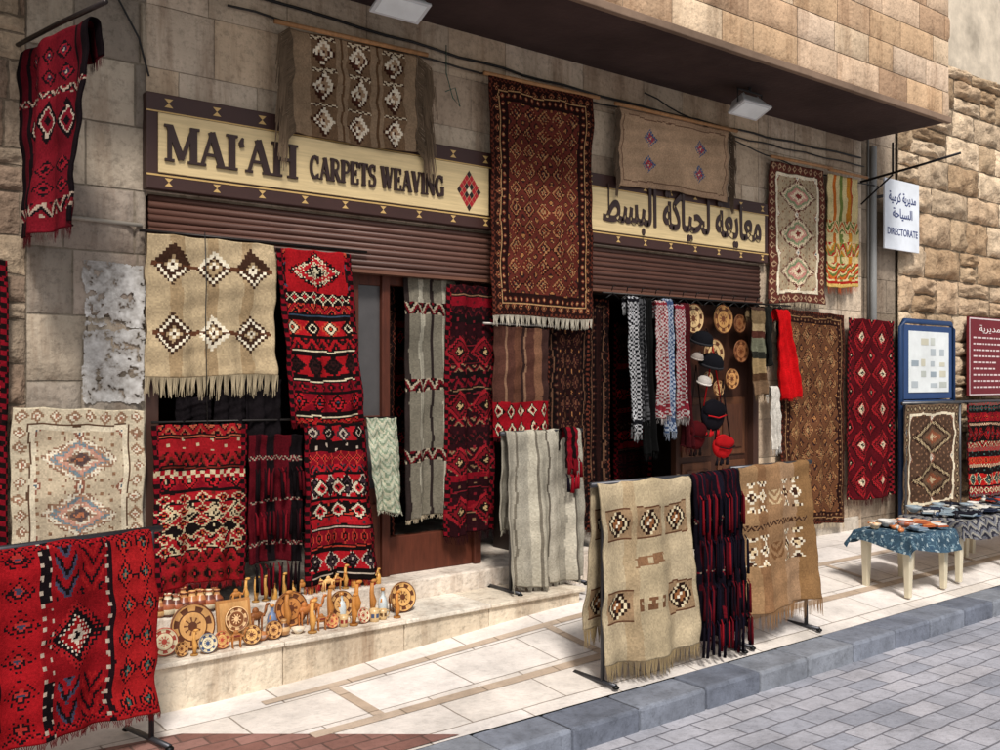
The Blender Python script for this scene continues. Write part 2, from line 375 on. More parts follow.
while x<4.36:
    l=min(rnd.uniform(.55,.8),4.38-x); 
    if 4.38-x-l<.2: l=4.38-x
    lg_.box(x+.0015,x+l-.0015,-.585,-.163,.2251,.25,lin(rnd.choice(['e8dece','e0d4c2','ddd0bc']))); lg_.box(x+.02*(x<1.5)+.002,x+l-.002-.03*(x+l>4.37),-.56,-.162,-.05,.225,lin(rnd.choice(['dccdb6','d4c4ac','cfbea6']))); x+=l
lg_.build('display_ledge',M_stone,bld,.006)
dr=MB(); wc=lin('52281a')
for x in (2.93,3.16,3.9): dr.box(x,x+.06,.03,.11,.37,2.36,wc)
dr.box(2.99,3.16,.05,.09,.37,.95,wc*.9).box(2.99,3.16,.05,.09,1.35,1.42,wc).box(2.99,3.16,.05,.09,2.26,2.34,wc).box(3.02,3.13,.035,.05,.45,.85,wc*1.2)
dr.box(3.22,3.9,.06,.12,.37,.62,wc*1.2).box(3.22,3.9,.06,.12,2.27,2.35,wc)
dr.build('wooden_shop_door',M_wood,bld,.006)
MB().box(2.99,3.16,.065,.072,.95,2.26,lin('4d4a4a')).build('door_glass',M_cer,bld)
d2=MB(); d2.box(6.0,6.95,.06,.12,.3,2.3,lin('3d2216'))
for x0 in (6.06,6.52):
    for z0,z1 in ((.4,.95),(1.0,1.5)):
        d2.box(x0,x0+.37,.045,.06,z0,z1,lin('5b3722')); d2.box(x0+.05,x0+.32,.03,.045,z0+.06,z1-.06,lin('4a2a1a'))
d2.build('carved_wooden_door',M_wood,bld,.006)
# whitewash remnants on the pillar stones
def poster(x0,x1,z0,z1,seed,base='bab2a8'):
    C2=.005; H=int((z1-z0)/C2);W=int((x1-x0)/C2); g=np.random.default_rng(seed)
    def fn(oct_):
        out=np.zeros((H,W)); 
        for o in oct_:
            gh,gw=max(2,H//o+2),max(2,W//o+2); r=g.random((gh,gw)); yy=np.linspace(0,gh-1.01,H);xx=np.linspace(0,gw-1.01,W)
            yi=yy.astype(int);xi=xx.astype(int);fy=(yy-yi)[:,None];fx=(xx-xi)[None,:]
            out+=(r[yi][:,xi]*(1-fy)*(1-fx)+r[yi+1][:,xi]*fy*(1-fx)+r[yi][:,xi+1]*(1-fy)*fx+r[yi+1][:,xi+1]*fy*fx)*o**.5
        return out/sum(o**.5 for o in oct_)
    nz=fn([9,4,2,1]); big=fn([20,10,5,2])
    t=np.clip((nz-.3)/.4,0,1)[...,None]; a=lin('8f8880')*(1-t)+lin('d6d3ce')*t
    Y,X=np.mgrid[0:H,0:W]; ed=np.minimum(np.minimum(X,W-1-X)/W,np.minimum(Y,H-1-Y)/H); keep=((np.minimum(ed*6,.35)+big)>.68)&(nz>.36)
    I,J=np.mgrid[0:H+1,0:W+1]; P=np.stack([x0+(x1-x0)*J/W,np.full(I.shape,-.031),z1-(z1-z0)*I/H],-1).reshape(-1,3)
    k=(np.arange(H)[:,None]*(W+1)+np.arange(W)[None,:]).ravel(); kk=keep.ravel()
    grid_mesh('peeling_whitewash',P,np.stack([k,k+W+1,k+W+2,k+1],1)[kk],a.reshape(-1,3)[kk],M_plast,bld)
poster(1.31,1.64,1.92,2.29,3); poster(1.31,1.64,1.52,1.93,8)
# ---- right hand old wall
wl=empty('old_stone_wall')
MB().box(8.67,16,.05,1.2,-.2,5.15,lin('6f5d4a')).build('wall_core',M_rough,wl)
blocks('wall_smooth_part',8.675,9.35,.1,4.6,.03,.345,.4,.6,['9a8a78','8f7f6d','a59583'],M_stone,parent=wl,phase=-.08)
blocks('wall_rough_part',9.35,16,.1,5.15,.0,.33,.3,.8,['cfb79a','bba284','dcc4a6','ad9274','c5aa8c'],M_rough,.05,.02,n=10,p=5,rough=.045,parent=wl,chv=.18,jit=.14,mort=.4)
db=MB(); db.box(9,30,6,16,-.2,14,lin('d8cab6')); db.build('distant_building',M_plast)
# ================================================================= GROUND
def zp(x,y):
    a=min(1,max(0,(x-1.6)/3.2)); a=a*a*(3-2*a); b=min(1,max(0,(y+1.7)/1.2)); return .17*a*b
M_pv=paving_mat('pale_stone_paving','ebe3dc','ddd3c8','9c9084',.6,.4,.005,.3,pit=.16)
M_red=paving_mat('red_clay_pavers','9a7268','7e564c','6a5048',.2,.1,.006,.35)
M_road=paving_mat('grey_setts','9698a2','b2b0b6','6e6d74',.26,.135,.006,.35,warp=.022,pit=.3)
M_band=paving_mat('tan_stone_band','c4b09c','b8a28c','8a7a68',.5,.3,.005,.3)
def sheet(name,xs,ys,zf,mat,parent=None):
    V=[(x,y,zf(x,y)) for y in ys for x in xs]; n=len(xs)
    F=[(j*n+i,j*n+i+1,(j+1)*n+i+1,(j+1)*n+i) for j in range(len(ys)-1) for i in range(n-1)]
    me=bpy.data.meshes.new(name); me.from_pydata(V,[],F); me.materials.append(mat); me.polygons.foreach_set('use_smooth',[True]*len(F))
    return link(bpy.data.objects.new(name,me),parent)
pv=sheet('pavement',np.linspace(-3,16,140),np.concatenate([[-1.714],np.linspace(-1.7,.02,22)]),zp,M_pv)
z4=lambda x,y: zp(x,y)+.004
sheet('tan_band',np.linspace(2.0,16,100),[-1.33,-1.26],z4,M_band,pv)
sheet('tan_band',np.linspace(2.0,16,100),[-.78,-.72],z4,M_band,pv)
for x in (2.35,3.85,5.35,6.85,8.35): sheet('tan_cross_band',[x,x+.06],np.linspace(-1.258,-.782,6),z4,M_band,pv)
me=bpy.data.meshes.new('red'); me.from_pydata([(-3,-1.71,.006),(2.55,-1.70,.006),(1.53,-.9,.006),(-3,-.4,.006)],[],[(0,1,2,3)]); me.materials.append(M_red)
link(bpy.data.objects.new('red_clay_paving',me),pv)
kb=MB(); x=-6.
while x<18:
    l=rnd.uniform(.42,.52); kb.box(x+.002,x+l-.002,-1.95,-1.702,-.14,-.001+rnd.uniform(-.004,.003),lin(rnd.choice(['727783','7b808b','6a6f7b','83878f']))); x+=l
kb.build('kerb',M_kerb,None,.018)
MB().box(-6,18,-1.93,-1.71,-.16,-.012,lin('3a3a3e')).build('kerb_bedding',M_kerb)
sheet('road',np.linspace(-30,40,3),[-14,-1.94],lambda x,y:-.12,M_road)
gm=attr_mat('ground_earth',.95,.3,.4,4,.3,.02)
MB().box(-200,200,-200,200,-.4,-.2,lin('8a8070')).build('ground',gm)
# ================================================================= SIGNS
def ribbon(mb,pts,w,y,depth,col,k):
    pts=[Vector((p[0],0,p[1])) for p in pts]; n=len(pts); Lf=[];Rt=[]
    ws=w if hasattr(w,'__len__') else [w]*n
    for i,p in enumerate(pts):
        if 0<i<n-1:
            d0=(p-pts[i-1]).normalized(); d1=(pts[i+1]-p).normalized(); d=(d0+d1).normalized(); ml=min(1.6,1/max(.3,d.dot(d1)))
        else: d=(pts[min(i+1,n-1)]-pts[max(i-1,0)]).normalized(); ml=1
        nn=Vector((-d.z,0,d.x))
        Lf.append(p+nn*ws[i]/2*ml); Rt.append(p-nn*ws[i]/2*ml)
    yf=y-depth-k*.0004; V=[]
    for a,b in zip(Lf,Rt):
        V+= [(a.x,yf,a.z),(b.x,yf,b.z),(a.x,y,a.z),(b.x,y,b.z)]
    F=[]
    for i in range(n-1):
        o=i*4; F+=[(o,o+1,o+5,o+4),(o,o+4,o+6,o+2),(o+1,o+3,o+7,o+5)]
    F+=[(0,2,3,1),((n-1)*4,(n-1)*4+1,(n-1)*4+3,(n-1)*4+2)]
    mb.add(V,F,col)
def arc(cx,cy,rx,ry,a0,a1,n=12): return [(cx+rx*math.cos(math.radians(a0+(a1-a0)*i/n)),cy+ry*math.sin(math.radians(a0+(a1-a0)*i/n))) for i in range(n+1)]
SF=.07
def ser(x,y,w=.3): return ([(x-w/2,y),(x+w/2,y)],SF)
b_,t_=.035,.965
G={
'M':(1.08,[([(.16,0),(.16,1)],.12),([(.16,.97),(.54,.08)],.2),([(.54,.08),(.9,.97)],.11),([(.92,0),(.92,1)],.21),ser(.16,b_),ser(.12,t_,.26),ser(.92,b_,.36),ser(.96,t_,.3)]),
'A':(.9,[([(.12,.03),(.45,.97)],.1),([(.43,.97),(.76,.03)],.21),([(.22,.33),(.66,.33)],.08),ser(.12,b_,.26),ser(.76,b_,.34)]),
'I':(.42,[([(.21,0),(.21,1)],.21),ser(.21,b_,.38),ser(.21,t_,.38)]),
"'":(.26,[([(.16,.95),(.1,.8),(.14,.68)],[.06,.14,.14])]),
'H':(.98,[([(.2,0),(.2,1)],.21),([(.78,0),(.78,1)],.21),([(.2,.52),(.78,.52)],.09),ser(.2,b_,.38),ser(.2,t_,.38),ser(.78,b_,.38),ser(.78,t_,.38)]),
'C':(.82,[(arc(.44,.5,.32,.45,45,315,16),.16),([(.68,.98),(.7,.66)],.07),([(.7,.02),(.7,.25)],.05)]),
'R':(.9,[([(.2,0),(.2,1)],.21),([(.2,.95)]+arc(.45,.72,.25,.22,90,-90,10)+[(.2,.5)],.11),([(.42,.5),(.76,.03)],.2),ser(.2,b_,.36),ser(.15,t_,.28),ser(.8,b_,.2)]),
'P':(.8,[([(.2,0),(.2,1)],.21),([(.2,.95)]+arc(.44,.7,.26,.24,90,-90,10)+[(.2,.46)],.12),ser(.2,b_,.38),ser(.15,t_,.28)]),
'E':(.8,[([(.2,0),(.2,1)],.21),([(.08,b_),(.7,b_)],.08),([(.08,t_),(.68,t_)],.08),([(.2,.52),(.52,.52)],.08),([(.67,.98),(.67,.75)],.07),([(.69,.02),(.69,.27)],.07),([(.53,.4),(.53,.64)],.06)]),
'T':(.82,[([(.41,0),(.41,1)],.21),([(.06,t_),(.76,t_)],.08),([(.08,.98),(.08,.74)],.06),([(.74,.98),(.74,.74)],.06),ser(.41,b_,.38)]),
'S':(.7,[(arc(.35,.72,.22,.23,50,270,12)+arc(.35,.27,.24,.24,90,-130,12),.15),([(.57,.98),(.57,.7)],.06),([(.11,.02),(.11,.3)],.06)]),
'W':(1.2,[([(.14,.97),(.38,.03)],.2),([(.38,.03),(.6,.85)],.1),([(.56,.97),(.82,.03)],.2),([(.82,.03),(1.06,.97)],.1),ser(.14,t_,.32),ser(.56,t_,.3),ser(1.06,t_,.24)]),
'V':(.9,[([(.16,.97),(.46,.03)],.21),([(.46,.03),(.76,.97)],.1),ser(.16,t_,.34),ser(.76,t_,.26)]),
'N':(.98,[([(.16,0),(.16,1)],.1),([(.16,.95),(.8,.05)],.21),([(.8,0),(.8,1)],.1),ser(.16,b_,.28),ser(.14,t_,.26),ser(.8,t_,.28)]),
'G':(.88,[(arc(.44,.5,.32,.45,45,330,16),.16),([(.68,.98),(.7,.66)],.07),([(.72,.42),(.72,.05)],.18),([(.56,.44),(.86,.44)],.07)]),
' ':(.4,[])}
def text(mb,s,x,z,h,width,y,col,depth=.012):
    tot=sum(G[c][0] for c in s); sx=width/tot; k=0; 
    for c in s:
        w,st=G[c]
        for pts,ww in st:
            k=(k+1)%9
            if hasattr(ww,'__len__'): ww=[q*(sx+h)/2 for q in ww]
            else: ww=ww*((sx+h)/2 if ww>.09 else h)
            ribbon(mb,[(x+p[0]*sx,z+p[1]*h) for p in pts],ww,y,depth,col,k)
        x+=w*sx
def hourglass(mb,x,z,s,y,col):
    V=[(x-s,y,z-s),(x+s,y,z-s),(x,y,z),(x-s,y,z+s),(x+s,y,z+s)]; mb.add(V,[(0,1,2),(3,2,4)],col)
def flatmat(name,col,rough=.5):
    m,nt,b=newmat(name); b.inputs['Base Color'].default_value=(*lin(col),1); b.inputs['Roughness'].default_value=rough; return m
def txt(s,x,z,size,y,col,parent,name='lettering',width=None,bold=0,ex=.001):
    c=bpy.data.curves.new(name,'FONT'); c.body=s; c.size=size; c.extrude=ex; c.offset=bold
    o=link(bpy.data.objects.new(name,c),parent); o.location=(x,y,z); o.rotation_euler=(math.pi/2,0,0)
    c.materials.append(flatmat('paint_'+name,col))
    bpy.context.view_layer.update()
    if width and o.dimensions.x>0: o.scale.x=width/o.dimensions.x
    return o
AR='\uFEC2\uFEB4\uFE92\uFEDF\uFE8D \uFE94\uFEDB\uFE8E\uFEF4\uFEA4\uFEDF \uFE94\uFECC\uFEF3\uFE8E\uFECC\uFEE3'
def shopsign(x0,x1,kind):
    p=empty('shop_sign'); z0,z1=2.69,3.215; bt,bb=.11,.09
    MB().box(x0,x1,-.072,-.0,z0,z1,lin('3d2520')).build('sign_frame',M_paint,p,.006)
    b=MB(); b.box(x0+.06,x1-.06,-.084,-.0725,z0+bb,z1-bt,lin('dcc392')); b.build('wood_panel',M_woodh,p,.004)
    o=MB(); gd=lin('c9a568'); n=int((x1-x0)/.26)
    for i in range(n):
        x=x0+.12+i*(x1-x0-.2)/max(1,n-1)
        hourglass(o,x,z1-.05,.024,-.0735,gd); hourglass(o,x,z0+.042,.022,-.0735,gd)
    o.box(x0,x1,-.0745,-.0722,z0+bb-.018,z0+bb-.008,gd).box(x0,x1,-.0745,-.0722,z1-bt+.004,z1-bt+.012,gd)
    o.build('gold_ornament',M_paint,p)
    dk=lin('33201c')
    if kind=='en':
        t=MB(); text(t,"MAI'AH",1.72,2.845,.2,.79,-.085,dk); text(t,"CARPETS WEAVING",2.585,2.862,.14,.975,-.085,dk)
        t.build('sign_lettering',M_paint,p)
        lg=MB(); s=.02
        for i in range(-4,5):
            for jx in range(-4,5):
                if abs(i)+abs(jx)<=4 and (i+jx)%2==0:
                    c=[lin('e0d0b0'),0,lin('a81c24'),0,lin('a81c24') if i*jx else lin('2a1414')][abs(i)+abs(jx)]
                    if abs(i)==1 and abs(jx)==1: c=lin('1c1010')
                    V=[(3.77+jx*s,-.0855,2.93+i*.028-.026),(3.77+(jx+.92)*s,-.0855,2.93+i*.028),(3.77+jx*s,-.0855,2.93+i*.028+.026),(3.77+(jx-.92)*s,-.0855,2.93+i*.028)]
                    lg.add(V,[(0,1,2,3)],c)
        lg.build('sign_emblem',M_paint,p)
    else:
        txt(AR,5.02,2.87,.40,-.087,'33201c',p,'arabic_lettering',1.92,.009,.006)
shopsign(1.63,4.0,'en'); shopsign(4.78,7.06,'ar')
p=empty('directorate_sign'); MB().box(8.86,9.52,-.14,-.12,2.97,3.68,lin('e6ebf2')).box(8.95,8.98,-.12,.03,3.5,3.53,lin('6a6a6c')).box(9.40,9.43,-.12,.03,3.5,3.53,lin('6a6a6c')).build('panel',M_paint,p,.003)
txt('\uFE94\uFEF4\uFEE3\uFEAE\uFEDB \uFE94\uFEF3\uFEAE\uFEF3\uFEAA\uFEE3',8.93,3.46,.13,-.142,'404a78',p,'arabic_lettering',.52,.002)
txt('\uFE94\uFEA3\uFE8E\uFEF4\uFEB4\uFEDF\uFE8D',9.0,3.30,.13,-.142,'404a78',p,'arabic_lettering',.38,.002)
txt('DIRECTORATE',8.90,3.12,.1,-.142,'404a78',p,'lettering',.58,.001)
# blue notice board
p=empty('notice_board'); f=MB()
f.tube([(9.20,-.12,.2),(9.20,-.12,2.2),(9.26,-.12,2.26),(10.20,-.12,2.26),(10.26,-.12,2.2),(10.26,-.12,.2)],.028,lin('1c3860'),8)
f.tube([(9.20,-.12,1.42),(10.26,-.12,1.42)],.02,lin('1c3860'))
f.build('blue_frame',M_paint,p)
MB().box(9.24,10.22,-.13,-.11,1.45,2.22,lin('2a4470')).box(9.32,10.14,-.138,-.131,1.52,2.16,lin('dfe3e2')).build('board',M_paint,p,.003)
q=MB()
for i in range(5):
    for jx in range(4):
        if rnd.random()<.75:
            x=9.37+jx*.19; z=1.57+i*.112; q.box(x,x+rnd.uniform(.08,.16),-.1405,-.1385,z,z+rnd.uniform(.04,.08),lin(rnd.choice(['b0b8bc','c4c8c0','98a4ac','b8bcb4','c8c4b0'])))
q.build('notices',M_paint,p)
p=empty('red_information_sign'); MB().box(10.62,11.75,-.12,-.09,1.47,2.36,lin('6e1a24')).build('panel',M_paint,p,.004)
q=MB(); q.box(10.63,11.74,-.1225,-.1205,2.335,2.35,lin('d8c8c8')).box(10.63,11.74,-.1225,-.1205,1.48,1.492,lin('d8c8c8')).box(10.63,10.642,-.1225,-.1205,1.492,2.335,lin('d8c8c8'))
for i in range(9):
    z=1.56+i*.07; w=rnd.uniform(.5,.85); x=10.72
    while x<10.7+w:
        l=rnd.uniform(.03,.09); q.box(x,x+l,-.1225,-.1205,z,z+.018,lin('d8c4c2')); x+=l+.025
q.build('lettering',M_paint,p)
txt('\uFE94\uFEF3\uFEAE\uFEF3\uFEAA\uFEE3',10.85,2.2,.1,-.122,'e8dcd8',p,'arabic_lettering',.5)
# ================================================================= SERVICES
def cable(name,pts,r,col,mat=None,n=6): 
    return MB().tube(pts,r,lin(col),n).build(name,mat or M_paint)
def wav(x0,x1,z0,z1,y,sag,n=24): return [(x0+(x1-x0)*i/n,y-.006*math.sin(i*2.1),z0+(z1-z0)*i/n-sag*math.sin(math.pi*i/n)+.006*math.sin(i*1.7)) for i in range(n+1)]
cable('electric_cable',wav(1.1,8.6,3.95,3.86,-.03,.08,40),.009,'1c1a1a')
cable('electric_cable',wav(2.1,8.66,3.80,3.78,-.03,.03,40),.007,'2a2624')
cable('electric_cable',wav(5.5,8.9,3.92,3.6,-.06,.12),.006,'1c1a1a')
cable('electric_cable',[(1.42,-.03,4.0),(1.45,-.05,3.75),(1.6,-.04,3.5),(1.65,-.05,3.3)],.006,'1c1a1a')
cable('electric_cable',[(3.62,-.03,3.9),(3.6,-.06,3.7),(3.66,-.05,3.55),(3.72,-.05,3.5),(3.68,-.05,3.62),(3.6,-.05,3.58)],.004,'3a5a4a')
cable('hanging_wire',[(1.93,-.13,2.47),(1.935,-.14,2.2),(1.93,-.14,2.0),(1.94,-.14,1.4)],.003,'1c1a1a')
cable('conduit_pipe',[(1.1,-.03,2.5),(1.62,-.03,2.49)],.012,'9a9286')
cable('drain_pipe',[(8.83,-.03,4.0),(8.83,-.03,1.2)],.035,'8a8a88',None,12)
cable('conduit_pipe',[(8.72,-.04,4.05),(8.72,-.04,2.2)],.012,'6a6660')
def flood(x,y,z,s=1.):
    m=MB(); c=lin('d4d6d8')
    T=Matrix.Translation((x,y,z))@Matrix.Rotation(math.radians(-24),4,'X')@Matrix.Scale(s,4)
    V=[(-.19,-.09,0),(.19,-.09,0),(.19,.09,0),(-.19,.09,0),(-.13,-.06,.1),(.13,-.06,.1),(.13,.06,.1),(-.13,.06,.1)]
    m.add(V,[(3,2,1,0),(0,1,5,4),(1,2,6,5),(2,3,7,6),(3,0,4,7),(4,5,6,7)],c*.8,False,T)
    m.box(-.2,.2,-.1,.1,-.02,.0,c*.9,T); m.box(-.17,.17,-.08,.08,-.024,-.021,lin('e8eef0'),T)
    for sg in (-1,1): m.box(sg*.1-.004,sg*.1+.004,-.065,.065,.03,.115,c*.5,T)
    m.tube([(x-.17*s,y,z+.03),(x-.17*s,y,z+.14),(x+.17*s,y,z+.14),(x+.17*s,y,z+.03)],.008,lin('2a2a2c'),6)
    m.tube([(x,y,z+.14),(x,y,4.04)],.012,lin('2a2a2c'),6)
    m.build('floodlight',M_paint,None,.004)
flood(3.0,-.45,3.88,.85); flood(6.35,-.42,3.86,.9)
MB().tube([(8.62,-.02,3.62),(8.64,-.6,3.68),(8.66,-1.0,3.73)],.012,lin('1c1a1c'),8).tube([(8.64,-.35,3.65),(8.64,-.35,3.95)],.01,lin('1c1a1c')).tube([(8.63,-.02,3.4),(8.64,-.35,3.64)],.009,lin('1c1a1c')).build('iron_bracket',M_metal)
MB().tube([(1.0,.02,3.34),(1.1,-.45,3.34),(1.19,-.92,3.32)],.012,lin('3a3230'),8).build('iron_bracket',M_metal)
cable('hanging_rail',[(5.0,-.1,2.31),(7.35,-.1,2.32)],.009,'2a2624',M_metal)
cable('hanging_rail',[(1.6,-.05,2.46),(3.0,-.05,2.455)],.009,'2a2624',M_metal)
cable('hanging_rail',[(1.66,-.06,1.42),(3.2,-.06,1.41)],.008,'2a2624',M_metal)
cable('hanging_rail',[(3.9,-.07,2.04),(4.55,-.07,2.04)],.009,'b0a8a0',M_metal)
for a,b_2,z0,z1 in ((2.34,3.40,3.735,3.76),(3.86,4.93,3.735,3.76),(5.1,6.55,3.75,3.77),(7.02,7.95,3.625,3.645),(7.9,8.55,3.63,3.635)):
    cable('wooden_pole',[(a,-.135,z0),(b_2,-.135,z1)],.015,'a87a50',M_wood,8)
# ================================================================= RUGS ON THE FACADE
a=cv(.9,.98,'5c101a'); vs(a,['140d10','4a0c16','140d10','5c101a','6a141e','5c101a','140d10','4a0c16','140d10'],[1,1.2,.6,3,3,3,.6,1.2,1])
nested(reg(a,.22,.08,.78,.3),3,2,[(.9,'140d10'),(.65,'7a1822'),(.4,'2a2030'),(.2,'988878')],.08)
nested(reg(a,.18,.36,.82,.58),3,1,[(1,'140d10'),(.74,'a89888'),(.6,'6a1420'),(.3,'140d10')],.06)
nested(reg(a,.22,.64,.78,.84),3,2,[(.9,'140d10'),(.65,'7a1822'),(.35,'140d10')],.08); zig(reg(a,0,.86,1,.92),8,1,['140d10','6a141e','9a8878']); zig(reg(a,0,.31,1,.34),8,1,['140d10','6a141e','9a8878'])
rug('kilim_rug',(1.04,-.04,3.31),(1.17,-.80,3.29),a,fold=.034,nf=1.6,fr=.05,frc='4a1018',seed=1,back=.2,spread=.03)
# brown kilim above english sign
a=cv(.98,.63,'8d765e'); 
for x0,x1 in ((.14,.33),(.42,.61),(.70,.89)):
    v=reg(a,x0,0,x1,1); v[:]=lin('725a44'); nested(v,1,3,[(1,'3e241a'),(.84,'dccfb8'),(.62,'4a2a20'),(.48,'a08468'),(.3,'dccfb8'),(.14,'4a2a20')],.08,q=2)
    for y in (.02,.33,.66): zig(reg(a,x0,y,x1,y+.03),2,1,['3e241a','c8b89c'])
for x in (.37,.655): reg(a,x,0,x+.02,1)[:]=lin('5e4632')
rug('kilim_rug',(2.45,-.11,3.73),(3.33,-.11,3.75),a,fold=.012,fr=0,side=.19,frc='6e5c4a',seed=2,skew=(.02,0,0))
rug('pile_carpet',(3.91,-.14,3.73),(4.87,-.14,3.755),p_lattice(.98,1.65,'5a2820','24120f',[(1,'24140f'),(.86,'9a6c48'),(.72,'5e261c'),(.5,'22161a'),(.34,'8f6c4a'),(.18,'6a221a')],5,10,.17,('7a4630','6e3226','a8825a')),fold=.014,nf=1.5,fr=.075,frc='d8cdb8',seed=3)
a=cv(1.36,.6,'a3866c'); v=inn(a,5,'6b5040'); v=inn(v,1,'ab8e72')
for x in (.18,.68):
    for y in (.14,.58):
        v2=reg(v,x,y,x+.14,y+.3); nested(v2,1,1,[(1,'46587a'),(.62,'a83a3a'),(.3,'c8b8a0')],.35)
rug('kilim_rug',(5.16,-.11,3.745),(6.46,-.11,3.765),a,fold=.012,fr=0,side=.1,frc='5c4c3e',seed=4)
rug('kilim_rug',(7.08,-.08,3.61),(7.90,-.08,3.63),p_medal(.84,1.27,'a8967a',3,'5a3028',[(.97,'5a2e2a'),(.87,'d2bfa0'),(.72,'7f8a68'),(.55,'c08478'),(.38,'dcc8a8'),(.2,'7a3430')],[(.8,'a88a6c'),(.45,'4a221e')]),fold=.014,fr=.05,seed=5)
a=cv(.57,1.08,'cdbf9c'); vs(a,['d0bd8a','b86428','d0bd8a','6f7c40','d0bd8a','c0802c','a84e28','d0bd8a'],[2.,1.2,1.6,1,1.6,1.2,1,2.])
for y,c in ((.40,['b8542a','d0bd8a','5f6f38','d0bd8a']),(.60,['a82c26','d0bd8a','c0802c','6f7c40'])): zig(reg(a,0,y,1,y+.12),4,1,c)
zig(reg(a,0,.78,1,.93),3,2,['a02820','d0bd8a','5f6f38','b86428']); hs(reg(a,0,.94,1,1),['a02820','c8a860'],[1,1])
rug('kilim_rug',(7.95,-.09,3.61),(8.46,-.09,3.62),a,fold=.022,fr=.06,frc='a84e28',seed=6)
rug('kilim_rug',(1.63,-.08,2.45),(2.37,-.08,2.445),p_beige(.74,.78,3,pos=((.06,.36),(.54,.84))),fold=.016,fr=.12,frc='b5a486',seed=7,dens=1.5)
a=p_redbands(.5,1.05,12,'96161c',BK,(CR,'a8402a','2f4050','2a1515'),('d','p','p','z','s','dd')); v=reg(a,.1,.0,.9,.24); v[:]=lin('96161c'); nested(v,1,1,[(.95,BK),(.82,CR),(.72,RB),(.5,CR),(.4,BK),(.22,CR)],.12)
rug('kilim_rug',(2.37,-.1,2.43),(2.86,-.1,2.435),a,fold=.018,fr=.03,frc='5a1018',seed=8,skew=(.1,0,0))
a=p_redbands(.54,.9,21,'8c181e',BK,('b0a080','5a2018','9a5038'),('p','z','dd','s','p','d')); checker(reg(a,0,.28,1,.33),3,'b8a888',RD); nested(reg(a,0,.42,1,.8),5,5,[(.95,'b09e7c'),(.72,RD),(.5,BK),(.25,'a04c28')],.06)
rug('kilim_rug',(1.66,-.1,1.41),(2.19,-.1,1.405),a,fold=.024,nf=2,fr=.04,frc='8a2024',seed=9)
a=p_redbands(.5,.98,36,'9c1820',BK,('b0a090','3a2a30','a8382a'),('p','s','d','p','z','dd')); nested(reg(a,.08,.34,.92,.62),3,2,[(.95,BK),(.75,'c0b49c'),(.5,RB),(.25,BK)],.08)
rug('kilim_rug',(2.54,-.12,1.40),(2.94,-.12,1.39),a,fold=.026,nf=1.6,fr=.05,frc='a01c24',seed=10,skew=(.06,0,0),flare=.3)
a=cv(.25,.6,'8d9684'); zig(a,3,12,['a8ad98','7d8a74','b8b49c']); 
rug('woven_cloth',(2.94,-.15,1.42),(3.16,-.15,1.415),a,fold=.024,nf=1.5,fr=.02,frc='b0ac98',seed=11,skew=(.06,0,0))
def tassels(mb,x0,x1,y,z,n,ln,cols,seed,th=1.):
    g=random.Random(seed)
    for i in range(n):
        x=x0+(x1-x0)*(i+.5)/n; c=lin(g.choice(cols)); l=ln*g.uniform(.75,1.15); dx=g.uniform(-.01,.01); yy=y+g.uniform(-.012,.006)
        mb.tube([(x,yy,z),(x+dx,yy-.008,z-.02),(x+dx*1.5,yy-.012,z-.03),(x+dx*2,yy-.012,z-l*.6),(x+dx*2.5,yy-.01,z-l)],[.003,.006*th,.009*th,.011*th,.013*th],c,6)
def tasselrug(A,B,L,seed,rows=3,ccols=('2a0a10','120d0f','4a0c14'),base='1c0c10'):
    p=empty('tasselled_textile'); A=np.array(A,float);B=np.array(B,float)
    a=cv(np.linalg.norm(B-A),L,base); W=a.shape[1]
    g=random.Random(seed); x=0
    while x<W:
        w=g.randint(3,6); a[:,x:x+w]=lin(g.choice(ccols)); x+=w
    for r in range(rows): 
        y=(r+.6)/rows; zig(reg(a,0,y-.03,1,y+.0),6,1,['6a1a22','17100f','8a7a6a'])
    rug('woven_ground',A,B,a,fold=.018,nf=3,fr=0,seed=seed,parent=p)
    m=MB()
    for r in range(rows):
        z=A[2]-L*(r+1)/rows+.05*(r<rows-1); tassels(m,A[0]+.01,B[0]-.01,A[1]-.03,z,max(6,int((B[0]-A[0])/.028)),.17,['4a0c14','120d0f','6a101a','1c0c10'],seed+r,.8)
    m.build('tassels',M_rug,p)
tasselrug((2.2,-.1,1.34),(2.53,-.1,1.33),.75,51,3)
for k,(x0,x1,z,L) in enumerate(((2.02,2.2,1.60,.3),(2.2,2.42,1.66,.45),(1.8,2.0,1.56,.2))):
    rug('dark_scarf',(x0,-.05,z),(x1,-.05,z),cv(x1-x0,L,'161214'),fold=.02,nf=2,fr=.04,frc='161214',seed=300+k)
rug('kilim_rug',(.97,-.06,1.52),(1.62,-.06,1.49),p_medal(.66,1.1,'c0b096',3,'c8baa0',None,[(.9,'8f7058'),(.55,'dcd2bc'),(.3,'a0705a')]),fold=.014,nf=1.5,fr=.04,seed=12)
rug('kilim_rug',(.62,-.06,2.26),(.955,-.07,2.25),p_redbands(.34,1.6,61,'2a0e12',BK,('5a1a1c','1a1214')),fold=.015,fr=.05,frc='2a1014',seed=13)
